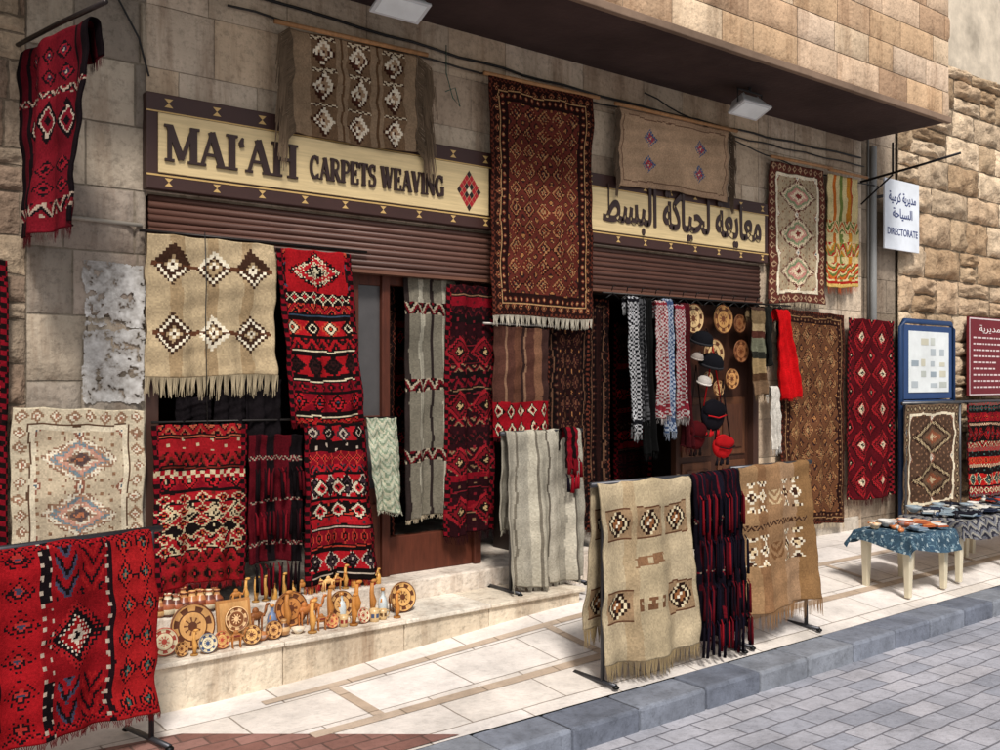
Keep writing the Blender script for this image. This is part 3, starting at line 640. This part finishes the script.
# inside doorway
a=cv(.46,1.6,'8f897c'); vs(a,['2a2220','6f695c','a59f8e','6f695c','2c2422','6f695c','a59f8e','6f695c','2a2220'],[1.4,2,1.4,2,1,2,1.4,2,1.4])
for y in (.1,.42,.72): zig(reg(a,0,y,1,y+.05),5,1,['5a1018','17100f','988c78'])
rug('kilim_rug',(3.33,.02,2.33),(3.77,.02,2.33),a,fold=.026,nf=2,fr=.03,seed=14)
a=p_redbands(.44,1.7,71,'240c10',BK,('6a1a22','4a1418','7a5c44'),('p','s','z','p')); 
for y in (.2,.42,.64,.84): nested(reg(a,0,y,1,y+.13),2,1,[(1,'851a22'),(.84,BK),(.66,'6a141c'),(.46,BK),(.24,'a88c64')],.08)
rug('kilim_rug',(3.62,-.04,2.3),(4.03,-.04,2.3),a,fold=.026,nf=2,fr=.06,frc='2a1014',seed=15)
a=cv(.5,.78,'5a3c30'); vs(a,['4a2e26','7a5c48','4a2e26','5a3a2c','2f1f1c','7a5c48','4a2e26','6a4a38','3a2622'],[3,.6,2,2,1,.6,2,2,2])
v=reg(a,0,.68,1,1); v[:]=lin(RD); nested(v,5,2,[(.95,BK),(.75,CR),(.5,RD),(.25,BK)],.05)
rug('kilim_rug',(3.97,-.10,2.03),(4.47,-.10,2.02),a,fold=.014,nf=2,fr=.03,frc='4a1016',seed=16)
for k,(x0,x1,z,yy,sd) in enumerate(((4.52,4.95,2.3,-.02,81),(4.98,5.22,2.28,.05,82),(3.1,3.34,2.3,.16,83))):
    rug('pile_carpet',(x0,yy,z),(x1,yy,z),p_lattice(x1-x0,1.8,'200e0d','120a0a',[(1,'120a0a'),(.8,'4a2e22'),(.6,'261012'),(.3,'583828')],3,10,.06,('3e241c','321614','5a4030')),fold=.02,fr=.05,frc='4a3c34',seed=sd)
for k in range(7):
    x0=3.2+k*.52
    rug('stacked_textile',(x0,1.1+.1*(k%3),2.2),(x0+.48,1.1+.1*(k%3),2.2),p_redbands(.48,1.5,90+k,['2a0a0e','200c0e','2a2420'][k%3],BK,('4a3028','3a0e14')),fold=.02,fr=.04,frc='3a2a24',seed=90+k)
# right hand rugs
rug('pile_carpet',(7.24,-.09,2.30),(8.22,-.09,2.28),p_lattice(.98,2.0,'5e3c28','2c1812',[(1,'2e1a14'),(.88,'8f6a46'),(.76,'4e2a1e'),(.6,'8a6040'),(.45,'2a1814'),(.28,'9a7a54'),(.12,'4a2018')],4,8,.12,('5a3626','4a281c','8a6a4a')),fold=.016,fr=.05,seed=17)
a=cv(.9,1.78,'4e0e15'); checker(a[:, :6],3,BK,'7a1820'); checker(a[:, -6:],3,BK,'7a1820'); v=a[:,6:-6]
nested(v,2,5,[(1,BK),(.9,'901c22'),(.78,BK),(.66,'7d181e'),(.5,BK),(.4,'a0262c'),(.28,CR),(.14,BK)],.08); nested(v,2,5,[(.6,'3a0c12'),(.45,'901c22'),(.3,BK),(.15,'b8a888')],.07,.5,.5)
rug('kilim_rug',(8.29,-.09,2.26),(9.12,-.09,2.25),a,fold=.018,fr=.06,frc='3a1014',seed=18)
rug('kilim_rug',(9.10,-.22,1.40),(10.2,-.22,1.40),p_medal(1.15,1.12,'4e3a2e',2,'6a5644',[(.95,'2a1a16'),(.85,'a89474'),(.74,'2a1a16'),(.6,'5a4636'),(.4,'7d4a34'),(.2,'b8a484')],[(.9,'2c1e1a'),(.5,'a08e70')]),fold=.024,fr=.06,seed=19)
rug('kilim_rug',(10.30,-.25,1.40),(11.75,-.25,1.40),p_redbands(1.4,1.1,44,'981a18',BK,('3a5a54','b8a888','b04c2a')),fold=.03,fr=.04,frc='8a2018',seed=20)
MB().tube([(9.08,-.2,1.41),(11.8,-.23,1.41)],.018,lin('5a5a5c')).tube([(9.14,-.2,1.41),(9.14,-.2,.15)],.018,lin('5a5a5c')).tube([(10.25,-.2,1.41),(10.25,-.2,.15)],.018,lin('5a5a5c')).build('rug_rail',M_metal)
# ================================================================= RACKS
def rack(x0,y0,x1,y1,z,name='rug_rack',zb=.01,ft=.15):
    m=MB(); c=lin('4a4a4e'); A=Vector((x0,y0,z));B=Vector((x1,y1,z)); d=(B-A).normalized(); n=Vector((-d.y,d.x,0))
    m.tube([A-d*.03,B+d*.03],.015,c)
    for P in (A+d*.06,B-d*.02):
        m.tube([P,Vector((P.x,P.y,zb+.02))],.013,c)
        m.tube([Vector((P.x,P.y,zb+.02))-n*ft,Vector((P.x,P.y,zb+.02))+n*.22],.013,c)
        m.ell(tuple(Vector((P.x,P.y,zb+.012))+n*.22),(.02,.02,.012),lin('1a1a1a'),8); m.ell(tuple(Vector((P.x,P.y,zb+.012))-n*ft),(.02,.02,.012),lin('1a1a1a'),8)
    m.tube([Vector((x0,y0,zb+.2))+d*.06,Vector((x1,y1,zb+.2))-d*.02],.01,c)
    return m.build(name,M_metal)
rack(.36,-1.17,1.40,-.94,.975)
a=cv(1.14,.84,'8a1418')
cols=[(0,.06,'140d10'),(.06,.3,'861218'),(.3,.34,'1c0e12'),(.34,.5,'8e141a'),(.5,.54,'140d10'),(.54,.78,'781016'),(.78,.81,'1c0e12'),(.81,1,'921a1c')]
for x0,x1,c in cols: reg(a,x0,0,x1,1)[:]=lin(c)
nested(reg(a,.07,0,.29,1),2,7,[(.95,'140d10'),(.84,'921a1e'),(.66,'140d10'),(.5,'3a3a4c'),(.34,'8a1418'),(.16,'a02c26')],.1)
nested(reg(a,.35,0,.49,1),1,6,[(.97,'140d10'),(.84,'8c1218'),(.6,'1c0e12'),(.42,'a02c28'),(.2,'3a3a4c')],.1)
zig(reg(a,.555,.02,.655,.98),1,9,['7e1016','7e1016','140d10','3a3a4c']); zig(reg(a,.665,.02,.77,.98),1,9,['7e1016','140d10','7e1016','921a1c'])
nested(reg(a,.82,0,.99,1),2,6,[(.95,'1c0e12'),(.78,'a82420'),(.5,'1c0e12'),(.3,'3a5a54'),(.14,'b05034')],.08)
v=reg(a,.5,.32,.78,.72); v[:]=lin('781016'); nested(v,1,1,[(.97,'140d10'),(.88,'921a1e'),(.78,'140d10'),(.58,'cabca8'),(.46,'8a1418'),(.3,'cabca8'),(.18,'140d10')],.1)
for y in (.04,.96): zig(reg(a,0,y-.015,1,y+.015),18,1,['140d10','9a1a1e','7e1016'])
for x in (.32,.52,.795): dots(reg(a,x-.02,0,x+.02,1),5,6,'a89888',2)
rug('kilim_rug',(.38,-1.17,.985),(1.37,-.945,.985),a,fold=.022,nf=2.6,fr=.03,frc='5a1014',seed=21,back=.55,spread=.06)
rack(3.50,-1.60,4.66,-1.60,1.09,ft=.1); rack(4.68,-1.58,5.45,-1.58,1.11,ft=.1)
a=cv(.80,1.02,'ab9a7c'); vs(a,['ae9d80','a48f70','ab9a7c','a8977a','b09f82'],[2,1,2,1,2])
for y0,y1 in ((.17,.35),(.62,.79)):
    v=reg(a,.0,y0,1,y1)
    for q0,q1 in ((.04,.31),(.37,.63),(.69,.96)):
        w_=reg(v,q0,0,q1,1)
        if not(y0>.5 and .3<q0<.5): w_[:]=lin('94795c'); w_[:1]=lin('5a3a28'); w_[-1:]=lin('5a3a28'); nested(w_,1,1,[(.98,'2a1a14'),(.84,'d2c2a0'),(.68,'2a1a14'),(.42,'8a5a38'),(.2,'e6dcc4')],.06,q=2)
        else: w_[int(w_.shape[0]*.3):int(w_.shape[0]*.7)]=lin('6a4a34'); nested(w_,2,1,[(.6,'ab9a7c')],0,q=2)
v=reg(a,.34,.42,.66,.52); v[3:-3]=lin('7d5c42'); nested(v,2,1,[(.5,'ab9a7c')],0,.5,0,q=2)
rug('kilim_rug',(3.51,-1.60,1.105),(4.23,-1.60,1.105),a,L=1.0,fold=.024,nf=1.6,fr=.09,frc='94805f',seed=22,back=.85,spread=.06,flare=.05,dens=1.8)
p=empty('tasselled_scarves')
for k,(x0,x1,zz) in enumerate(((4.25,4.40,1.11),(4.38,4.54,1.115),(4.52,4.67,1.12))):
    a=cv(x1-x0,.98,'140e12'); vs(a,['100c14','3a0a12','100c14','5a0f18','14121c','2a0810','100c14'],[2,1,2,1,2.4,1,2])
    for y in (.3,.6): zig(reg(a,0,y,1,y+.02),2,1,['6a1a22','121018','7a6a5c'])
    rug('scarf_cloth',(x0,-1.61,zz),(x1,-1.61,zz),a,fold=.026,nf=1.2,fr=.06,frc='3a0c14',seed=120+k,back=.5,spread=.06,parent=p)
    m=MB(); 
    for r,z in enumerate((.98,.72,.46,.26)): tassels(m,x0,x1,-1.665-.016*r,z,8,.24 if r<3 else .2,['3a0a12','100c14','5a0f18','14101c','7a141c','100c14'],k*7+r,.7)
    m.build('tassels',M_rug,p)
a=cv(.78,1.0,'8a6a4c'); vs(a,['8f7050','7d5c40','8a6a4c','94765a','80603f'],[2,1,2,2,2])
for y0,y1 in ((.14,.34),(.5,.7)):
    for q0,q1 in ((.08,.34),(.55,.85)):
        w_=reg(a,q0,y0,q1,y1); nested(w_,2,2,[(.95,'d8ccb4'),(.7,'3a241a'),(.45,'c8b08a'),(.2,'3a241a')],.06,0,.5,q=2)
zig(reg(a,.36,.2,.53,.3),1,2,['b8a07c','8a6a4c']); zig(reg(a,.05,.42,.9,.45),9,1,['3a241a','8a6a4c']); zig(reg(a,.36,.56,.53,.66),1,2,['6a4a30','8a6a4c'])
rug('kilim_rug',(4.70,-1.58,1.125),(5.42,-1.58,1.13),a,L=.93,fold=.028,nf=1.4,fr=.1,frc='8a6848',seed=23,back=.8,spread=.07,flare=.06,dens=1.8)
rack(3.82,-.40,4.48,-.40,1.30,'rug_rack',.24,.1)
a=cv(.7,1.08,'8d877a'); vs(a,['a29b8c','6d665a','9a9486','b0a998','6d665a','a39c8c','5d564c','a8a192','8d877a','b5ae9e','5d564c','9a9486'],[2,.4,2,1,.4,2,.4,2,1,1,.4,2])
rug('striped_wool_blanket',(3.82,-.41,1.32),(4.46,-.41,1.32),a,L=1.06,fold=.042,nf=2.1,fr=.03,frc='9a9486',seed=24,back=.7,spread=.03,flare=.08)
a=cv(.14,.32,'5a0f18'); vs(a,[BK,RD2,BK,RD2],[1,1,1,1])
pp=empty('tasselled_textile'); rug('woven_ground',(4.27,-.47,1.335),(4.39,-.47,1.335),a,fold=.012,fr=0,seed=25,back=.2,spread=.03,parent=pp)
m=MB(); tassels(m,4.26,4.4,-.51,1.12,5,.12,['6a0f18','16101a'],4); tassels(m,4.26,4.4,-.51,1.02,5,.12,['8a1420','16101a'],5); m.build('tassels',M_rug,pp)
# ================================================================= SCARVES & HANGING GOODS
def keff(w,h,c1,c2,p=2):
    a=cv(w,h,c1); checker(a,p,c1,c2); nested(a,max(2,int(w/.05)),max(3,int(h/.05)),[(.3,c1)]); 
    for y in (.03,.9): reg(a,0,y,1,y+.03)[:]=lin(c2)
    return a
def scarf(x0,x1,y,z,L,can,seed,fr=.05,frc='d8d4cc',fold=.034,nf=1.9,**k):
    return rug('hanging_scarf',(x0,y,z),(x1,y,z),can,L=L,fold=fold,nf=nf,fr=fr,frc=frc,seed=seed,back=.12,spread=.02,**k)
scarf(5.23,5.35,-.12,2.30,1.1,keff(.26,1.15,'aeaeb0','141418'),201,frc='989898')
scarf(5.34,5.45,-.08,2.30,1.0,keff(.2,1.0,'1a1a1c','4a4a4c'),202,frc='2a2a2a')
scarf(5.43,5.53,-.09,2.30,1.25,cv(.2,1.25,'101010'),203,frc='181818')
scarf(5.52,5.64,-.14,2.28,.95,keff(.3,1.05,'b0a8a4','7a2830'),204,taper=.2,frc='a8a09c')
scarf(5.62,5.74,-.12,2.30,1.1,keff(.3,1.1,'98a0ac','3a4a68'),205,frc='8a92a0')
scarf(5.74,5.86,-.14,2.26,.95,keff(.3,1.0,'a8a09c','7a2430'),206,frc='a8a09c')
scarf(5.85,5.95,-.1,2.28,1.2,cv(.2,1.2,'3a1014'),207,frc='3a1014')
a=cv(.24,.8,'8a7458'); hs(a,['3a2a22','6a5840','988464','4a2a22','6a6a58','2a2a24','907a58','4a3424','6a5440'],[1,2,1,1,2,1,2,1,2]); 
scarf(6.74,6.93,-.12,2.29,.8,a,208,frc='6a5840')
scarf(6.93,7.02,-.1,2.30,.55,cv(.2,.55,'1c1c1a'),209,frc='2a2a28')
scarf(6.99,7.10,-.14,1.60,.58,cv(.2,.6,'c8c2b8'),210,fold=.02)
scarf(7.05,7.22,-.15,2.28,.82,cv(.3,.85,'b01014'),211,frc='a01014',flare=.5,fr=.02,skew=(.08,0,0))
scarf(7.13,7.2,-.1,2.30,.5,cv(.15,.5,'141414'),212,frc='1c1c1c')
for k in range(14): 
    x=5.1+k*.16; MB().tube([(x,-.1,2.33),(x,-.11,2.36),(x+.02,-.12,2.37)],.004,lin('1a1a1a')).tube([(x-.07,-.11,2.27),(x,-.11,2.31),(x+.07,-.11,2.27)],.005,lin('1a1a1a')).build('clothes_hanger',M_metal)
def cap(x,y,z,col,s=1.):
    m=MB(); T=Matrix.Translation((x,y,z))@Matrix.Rotation(.35,4,'X')@Matrix.Scale(s,4); c=lin(col)
    m.lathe([(.1,0),(.102,.02),(.095,.06),(.07,.095),(.03,.112),(.001,.115)],c,18,T)
    m.lathe([(.103,.002),(.106,.02),(.1025,.022)],c*1.8+.02,18,T); m.tube([(0,0,.11),(.01,0,.14),(.03,0,.12),(.04,-.01,.06)],[.004,.005,.006,.012],c*.8,6,T)
    m.build('tasselled_cap',M_rug)
cap(6.06,-.16,1.95,'141418',.9); cap(6.15,-.18,1.76,'141418',1.); cap(6.09,-.16,1.62,'b8b0a8',.6); cap(6.02,-.15,1.82,'8a8078',.5)
def bag(x,y,z,w,h,col,trim):
    m=MB(); c=lin(col); t=lin(trim)
    m.ell((x,y,z),(w/2,.05,h/2),c,14); m.ell((x,y-.02,z+h*.16),(w*.49,.045,h*.3),c*.75,12)
    m.tube([(x-w*.4,y,z+h*.3),(x-.03,y,z+h*.8+.2),(x,y,z+h*.5+.45),(x+.03,y,z+h*.8+.2),(x+w*.4,y,z+h*.3)],.006,t,6)
    tassels(m,x-w*.35,x+w*.35,y,z-h*.42,5,.07,[trim],3)
    m.tube([(x-w*.4,y-.05,z),(x,y-.066,z-.02),(x+w*.4,y-.05,z)],.006,t,6)
    m.build('woven_shoulder_bag',M_rug)
bag(6.19,-.17,1.36,.28,.26,'17151a','b01c20'); bag(6.28,-.2,1.10,.24,.2,'b01a1e','17151a'); bag(6.02,-.14,1.2,.2,.24,'4a1014','17100f')
def plate(x,y,z,r,tilt=0.,seed=0,name='carved_wooden_plate',base='b98650',dark='5a3018',rz=0.):
    m=MB(); T=Matrix.Translation((x,y,z))@Matrix.Rotation(rz,4,'Z')@Matrix.Rotation(math.pi/2-tilt,4,'X'); B_=lin(base);D_=lin(dark)
    prof=[(r*.6,0),(r,.012),(r,.02),(r*.93,.022),(r*.86,.016),(r*.66,.014),(r*.6,.016),(r*.4,.012),(r*.2,.014),(.001,.014)]
    fn=lambda i,k:{0:D_,1:B_,2:D_*1.3,3:B_,4:(B_ if (k//2)%2 else D_),5:D_,6:B_*1.15,7:(B_ if (k+seed)%3 else D_*1.4),8:D_*1.2}.get(i,B_)
    m.lathe(prof,B_,28,T,fn); return m.build(name,M_wood)
plate(6.10,-.03,2.16,.125,0,1,base='c8a878'); plate(6.48,-.03,2.17,.125,0,2,base='a87c48'); plate(6.36,-.03,1.87,.13,0,3,base='c0a070'); plate(6.6,-.03,1.66,.09,0,4); plate(6.42,-.03,1.58,.07,0,5,base='b89060'); plate(6.72,-.03,1.9,.1,0,6,base='8a5a38'); plate(6.28,-.03,1.66,.06,0,3,base='c0a070'); plate(6.70,-.03,2.14,.08,0,3,base='7a5030')
# ================================================================= GOODS ON LEDGE
LZ=.2505; UZ=.3705
def camel(x,y,z,s,col,rz=0.):
    m=MB(); T=Matrix.Translation((x,y,z))@Matrix.Rotation(rz,4,'Z')@Matrix.Scale(s,4); c=lin(col)
    m.ell((0,0,.62),(.3,.14,.17),c,12,T); m.ell((-.02,0,.8),(.14,.1,.14),c,10,T)
    m.tube([(.24,0,.62),(.38,0,.58),(.46,0,.72),(.5,0,.92)],[.09,.07,.055,.05],c,8,T); m.ell((.57,0,.95),(.11,.05,.06),c,8,T); m.ell((.5,.03,1.02),(.015,.015,.03),c,6,T)
    for lx,ly in ((.2,.08),(.2,-.08),(-.2,.08),(-.2,-.08)): m.tube([(lx,ly,.6),(lx*1.05,ly,.3),(lx,ly,.02),(lx+.03,ly,.0)],[.06,.035,.026,.04],c,7,T)
    m.tube([(-.29,0,.65),(-.35,0,.5),(-.34,0,.38)],[.02,.012,.02],c,6,T)
    if rnd.random()<.4: m.box(-.16,.14,-.15,.15,.62,.7,lin('7a2a22'),T)
    m.build('camel_figurine',M_wood)
def mug(x,y,z,s,col,band):
    m=MB(); T=Matrix.Translation((x,y,z))@Matrix.Scale(s,4); c=lin(col); b2=lin(band)
    m.lathe([(.032,0),(.036,.004),(.037,.03),(.037,.06),(.038,.09),(.034,.09),(.033,.02),(.001,.015)],c,18,T,fn=lambda i,k:b2 if i in(2,) and k%3 else c)
    m.tube([(.036,0,.075),(.058,0,.072),(.066,0,.05),(.056,0,.025),(.036,0,.02)],.006,c,6,T); m.build('ceramic_mug',M_cer)
def vase(x,y,z,s,cols):
    m=MB(); T=Matrix.Translation((x,y,z))@Matrix.Scale(s,4); cs=[lin(c) for c in cols]
    m.lathe([(.03,0),(.05,.02),(.06,.055),(.05,.09),(.025,.12),(.02,.14),(.03,.155),(.024,.155),(.015,.13),(.001,.12)],cs[0],18,T,fn=lambda i,k:cs[i%len(cs)]); m.build('pottery_vase',M_cer)
def bowl(x,y,z,s,col):
    m=MB(); T=Matrix.Translation((x,y,z))@Matrix.Scale(s,4); c=lin(col)
    m.lathe([(.03,0),(.035,.008),(.06,.03),(.075,.06),(.07,.06),(.05,.03),(.001,.014)],c,18,T,fn=lambda i,k:c if (k//2)%2 or i!=2 else c*.5+.2); m.build('pottery_bowl',M_cer)
def giraffe(x,y,z,s,col):
    m=MB(); T=Matrix.Translation((x,y,z))@Matrix.Scale(s,4); c=lin(col)
    m.lathe([(.03,0),(.03,.012)],c*.6,12,T); m.tube([(0,0,.01),(.006,0,.08),(-.004,0,.13),(.0,0,.19)],[.013,.022,.014,.011],c,8,T); m.ell((.014,0,.2),(.024,.011,.012),c,8,T); m.build('carved_wooden_figurine',M_wood)
def bottle(x,y,z,s,col,cap_):
    m=MB(); T=Matrix.Translation((x,y,z))@Matrix.Scale(s,4); c=lin(col); k2=lin(cap_)
    m.lathe([(.022,0),(.026,.006),(.026,.06),(.02,.08),(.009,.095),(.009,.12),(.012,.122),(.011,.135),(.001,.136)],c,14,T,fn=lambda i,k:k2 if i>=5 else (c if i!=2 else (c if (k%4) else k2))); m.build('sand_bottle',M_cer)
plate(1.60,-.44,LZ+.07,.07,.25,1,base='d5c4a0',dark='a04030'); plate(1.76,-.40,LZ+.115,.118,.22,2,base='c8955a')
m=MB(); T=Matrix.Translation((2.0,-.40,LZ))@Matrix.Rotation(-.2,4,'X'); m.box(-.095,.095,0,.018,0,.22,lin('b07a44'),T); m.box(-.08,.08,-.003,-.0005,.015,.205,lin('c8965c'),T); m.build('carved_wooden_board',M_wood,None,.003)
plate(2.0,-.394,LZ+.115,.066,.2,4,'carved_wooden_rosette','7a4826','d8b080')
x=1.66; g=random.Random(19)
while x<2.95:
    y=-.48+g.uniform(-.03,.02); t=g.choice(['mug','plate','camel','bowl','giraffe','mug','camel','vase','plate']); 
    if x<2.1: y-=.03
    if t=='mug': mug(x,y,LZ,g.uniform(.65,.9),g.choice(['d8c8a8','b04a3a','c8a878','e0d8c8']),g.choice(['8a2a22','3a4a6a','5a3a20']))
    elif t=='plate': r_=g.uniform(.035,.055); plate(x,y,LZ+r_*.98,r_,.25,g.randint(0,6),base=g.choice(['d5c4a0','c8955a','d0a060']),dark=g.choice(['a04030','5a3018','3a4a6a']),rz=g.uniform(-.3,.3))
    elif t=='vase': vase(x,y,LZ,g.uniform(.5,.75),g.choice([('c07a48','e0c090','7a3a20'),('d8c8a8','8a3a2a','d8c8a8'),('5a3a2a','a87848','c8a070')]))
    elif t=='bowl': bowl(x,y,LZ,g.uniform(.5,.8),g.choice(['c08050','d8c8b0','a05a3a']))
    elif t=='giraffe': giraffe(x,y,LZ,g.uniform(.6,.9),g.choice(['c8843c','d09850']))
    else: camel(x,y,LZ,.10,g.choice(['c8904c','a86a34']),g.uniform(-.4,.4))
    x+=g.uniform(.055,.09)
x=2.15
while x<3.05:
    t=g.choice(['giraffe','camel','bottle','vase','camel','giraffe']); y=-.33+g.uniform(-.03,.03)
    if t=='giraffe': giraffe(x,y,LZ,g.uniform(.9,1.15),g.choice(['c8843c','b87a3c']))
    elif t=='camel': camel(x,y,LZ,.15,g.choice(['c8904c','b87038','8a5228']),g.uniform(-.4,.4))
    elif t=='bottle': bottle(x,y,LZ,1.1,g.choice(['c8d0d0','c08a50','6a7a9a']),'c0803a')
    else: vase(x,y,LZ,.8,('b87848','e0c090','7a3a20'))
    x+=g.uniform(.07,.1)
plate(3.04,-.40,LZ+.09,.09,.2,5,base='d0a060'); plate(2.36,-.30,LZ+.1,.1,.15,6,base='b87a40'); plate(2.68,-.30,LZ+.08,.08,.15,2,base='c89a60')
for k in range(16):
    x=1.68+(k%8)*.045; yy=-.1-.03*(k//8)+g.uniform(-.01,.01); vase(x,yy,UZ,g.uniform(.6,.95),g.choice([('8a4a2a','c08a58','5a2a1a'),('b07040','d8a870','7a3a20'),('6a3a2a','e0d0b0','a05a3a')]))
x=2.12
while x<3.05:
    t=g.choice(['camel','giraffe','camel','vase']); 
    if t=='camel': camel(x,-.11,UZ,.10,g.choice(['d09a50','b87838','e0b070']),g.uniform(-.3,.3))
    elif t=='giraffe': giraffe(x,-.11,UZ,.7,'d09a50')
    else: bottle(x,-.11,UZ,.7,'d8a050','8a4a20')
    x+=.058
# ================================================================= TABLES
def table(x0,x1,y0,y1,z,zb,cloth,seed):
    p=empty('display_table'); m=MB(); c=lin('d8ccb0')
    m.box(x0,x1,y0,y1,z-.03,z,c); m.box(x0+.04,x1-.04,y0+.03,y0+.05,z-.09,z-.03,c*.9); m.box(x0+.04,x1-.04,y1-.05,y1-.03,z-.09,z-.03,c*.9)
    m.box(x0+.03,x0+.05,y0+.03,y1-.03,z-.09,z-.03,c*.9)
    for x in (x0+.03,x1-.09):
        for y in (y0+.02,y1-.08):
            V=[(x,y,z-.03),(x+.07,y,z-.03),(x+.07,y+.06,z-.03),(x,y+.06,z-.03),(x+.012,y+.01,zb),(x+.055,y+.01,zb),(x+.055,y+.05,zb),(x+.012,y+.05,zb)]
            m.add(V,[(3,2,1,0),(0,1,5,4),(1,2,6,5),(2,3,7,6),(3,0,4,7),(4,5,6,7)],c)
    m.build('table_frame',M_paint,p,.006)
    e=.10; w=x1-x0+2*e; h=y1-y0+2*e; a=cloth(w,h); a=fin(a,seed); H,W=a.shape[:2]; I,J=np.mgrid[0:H+1,0:W+1]
    X=x0-e+w*J/W; Y=y0-e*1.2+(h)*I/H; g=np.random.default_rng(seed); ph=g.uniform(0,6,4)
    Y=Y-.04*np.sin(X*5+ph[3]); X=X-.03*np.sin(Y*7+ph[0])
    ex=np.maximum(0,np.maximum(x0-X,X-x1)); ey=np.maximum(0,np.maximum(y0-Y,Y-y1)); ov=np.sqrt(ex**2+ey**2)
    wv=np.sin(X*21+ph[0])*np.cos(Y*19+ph[1])+np.sin(X*43+Y*11+ph[2])*.5
    Xc=np.clip(X,x0,x1)+np.sign(X-(x0+x1)/2)*(ex>0)*(.012+.1*ex+.02*(1+wv)*ex/e); Yc=np.clip(Y,y0,y1)+np.sign(Y-(y0+y1)/2)*(ey>0)*(.012+.1*ey+.02*(1+wv)*ey/e)
    Z=z+.006+.004*(1+wv)-ov
    k=(np.arange(H)[:,None]*(W+1)+np.arange(W)[None,:]).ravel()
    grid_mesh('table_cloth',np.stack([Xc,Yc,Z],-1).reshape(-1,3),np.stack([k,k+1,k+W+2,k+W+1],1),a.reshape(-1,3),M_rug,p)
def cl1(w,h):
    a=cv(w,h,'3c5262'); nested(a,11,8,[(.9,'5f7884'),(.6,'33475a'),(.3,'8a9ca4')],.3); dots(a,7,9,'9aa8ac',2); return a
def cl2(w,h):
    a=cv(w,h,'4a4a50'); zig(a,8,10,['6a6a70','2e2e38','8a867e']); return a
table(6.66,7.30,-1.62,-1.18,.49,.03,cl1,3); table(7.46,8.5,-1.60,-1.1,.52,.04,cl2,4); table(8.6,9.8,-1.6,-1.05,.52,.04,cl2,5)
g=random.Random(3)
def heap(x0,x1,y0,y1,z,n,cols):
    for k in range(n):
        x=g.uniform(x0,x1);y=g.uniform(y0,y1); t=g.random()
        if t<.35: bowl(x,y,z+.015,g.uniform(.5,.9),g.choice(cols))
        elif t<.6:
            m=MB(); m.ell((x,y,z+.02),(g.uniform(.02,.04),g.uniform(.02,.035),.02),lin(g.choice(cols)),9); m.tube([(x-.02,y,z+.02),(x,y+.01,z+.045),(x+.025,y,z+.02)],[.006,.01,.004],lin(g.choice(cols)),6); m.build('polished_shell',M_cer)
        else:
            m=MB(); T=Matrix.Translation((x,y,z+.012+.02*g.random()))@Matrix.Rotation(g.uniform(0,3),4,'Z')@Matrix.Rotation(g.uniform(-.1,.1),4,'X'); l=g.uniform(.06,.12)
            m.box(-l,l,-.05,.05,0,.012,lin(g.choice(cols)),T); m.box(-l*.9,l*.95,-.046,.044,.0125,.022,lin(g.choice(cols)),T); m.build('folded_cloth',M_rug,None,.005)
heap(6.74,7.24,-1.56,-1.24,.5,32,['c87a48','e0d0b8','d8d4cc','a85a3a','7a8a98','e8c8a0','d09068'])
heap(7.54,8.4,-1.53,-1.15,.535,44,['2a3040','d8d4cc','4a5a70','c8c0b0','1c1c24','8a98a0'])
heap(8.7,9.7,-1.55,-1.1,.535,26,['2a3040','d8d4cc','4a5a70','c8c0b0','b84a3a'])
# ================================================================= LIGHT & CAMERA
w=bpy.data.worlds.new('World'); SC.world=w; w.use_nodes=True; nt=w.node_tree; bg=nt.nodes['Background']
sk=nt.nodes.new('ShaderNodeTexSky'); sk.sky_type='NISHITA'; sk.sun_disc=False; sk.sun_elevation=math.radians(50); sk.sun_rotation=math.radians(207); sk.dust_density=3; sk.air_density=1
hs_=nt.nodes.new('ShaderNodeHueSaturation'); hs_.inputs['Saturation'].default_value=.35
nt.links.new(sk.outputs[0],hs_.inputs['Color']); nt.links.new(hs_.outputs[0],bg.inputs[0]); bg.inputs[1].default_value=.115
sl=bpy.data.lights.new('sun','SUN'); sl.energy=3.4; sl.angle=math.radians(10); sl.color=(1,.955,.9); so=link(bpy.data.objects.new('sun',sl))
el=math.radians(50); az=math.radians(207); dv=Vector((math.sin(az)*math.cos(el),math.cos(az)*math.cos(el),math.sin(el)))
so.rotation_euler=dv.to_track_quat('Z','Y').to_euler(); so.location=dv*20
cd=bpy.data.cameras.new('camera'); cam=link(bpy.data.objects.new('camera',cd)); cd.sensor_width=36; cd.lens=34.2; cd.clip_end=600; cd.shift_y=.005
cam.location=(0,-5.3,1.65); cam.rotation_euler=(math.pi/2,0,-math.atan2(.612,.791)); SC.camera=cam
SC.view_settings.view_transform='Standard'; SC.view_settings.look='None'; SC.view_settings.exposure=0
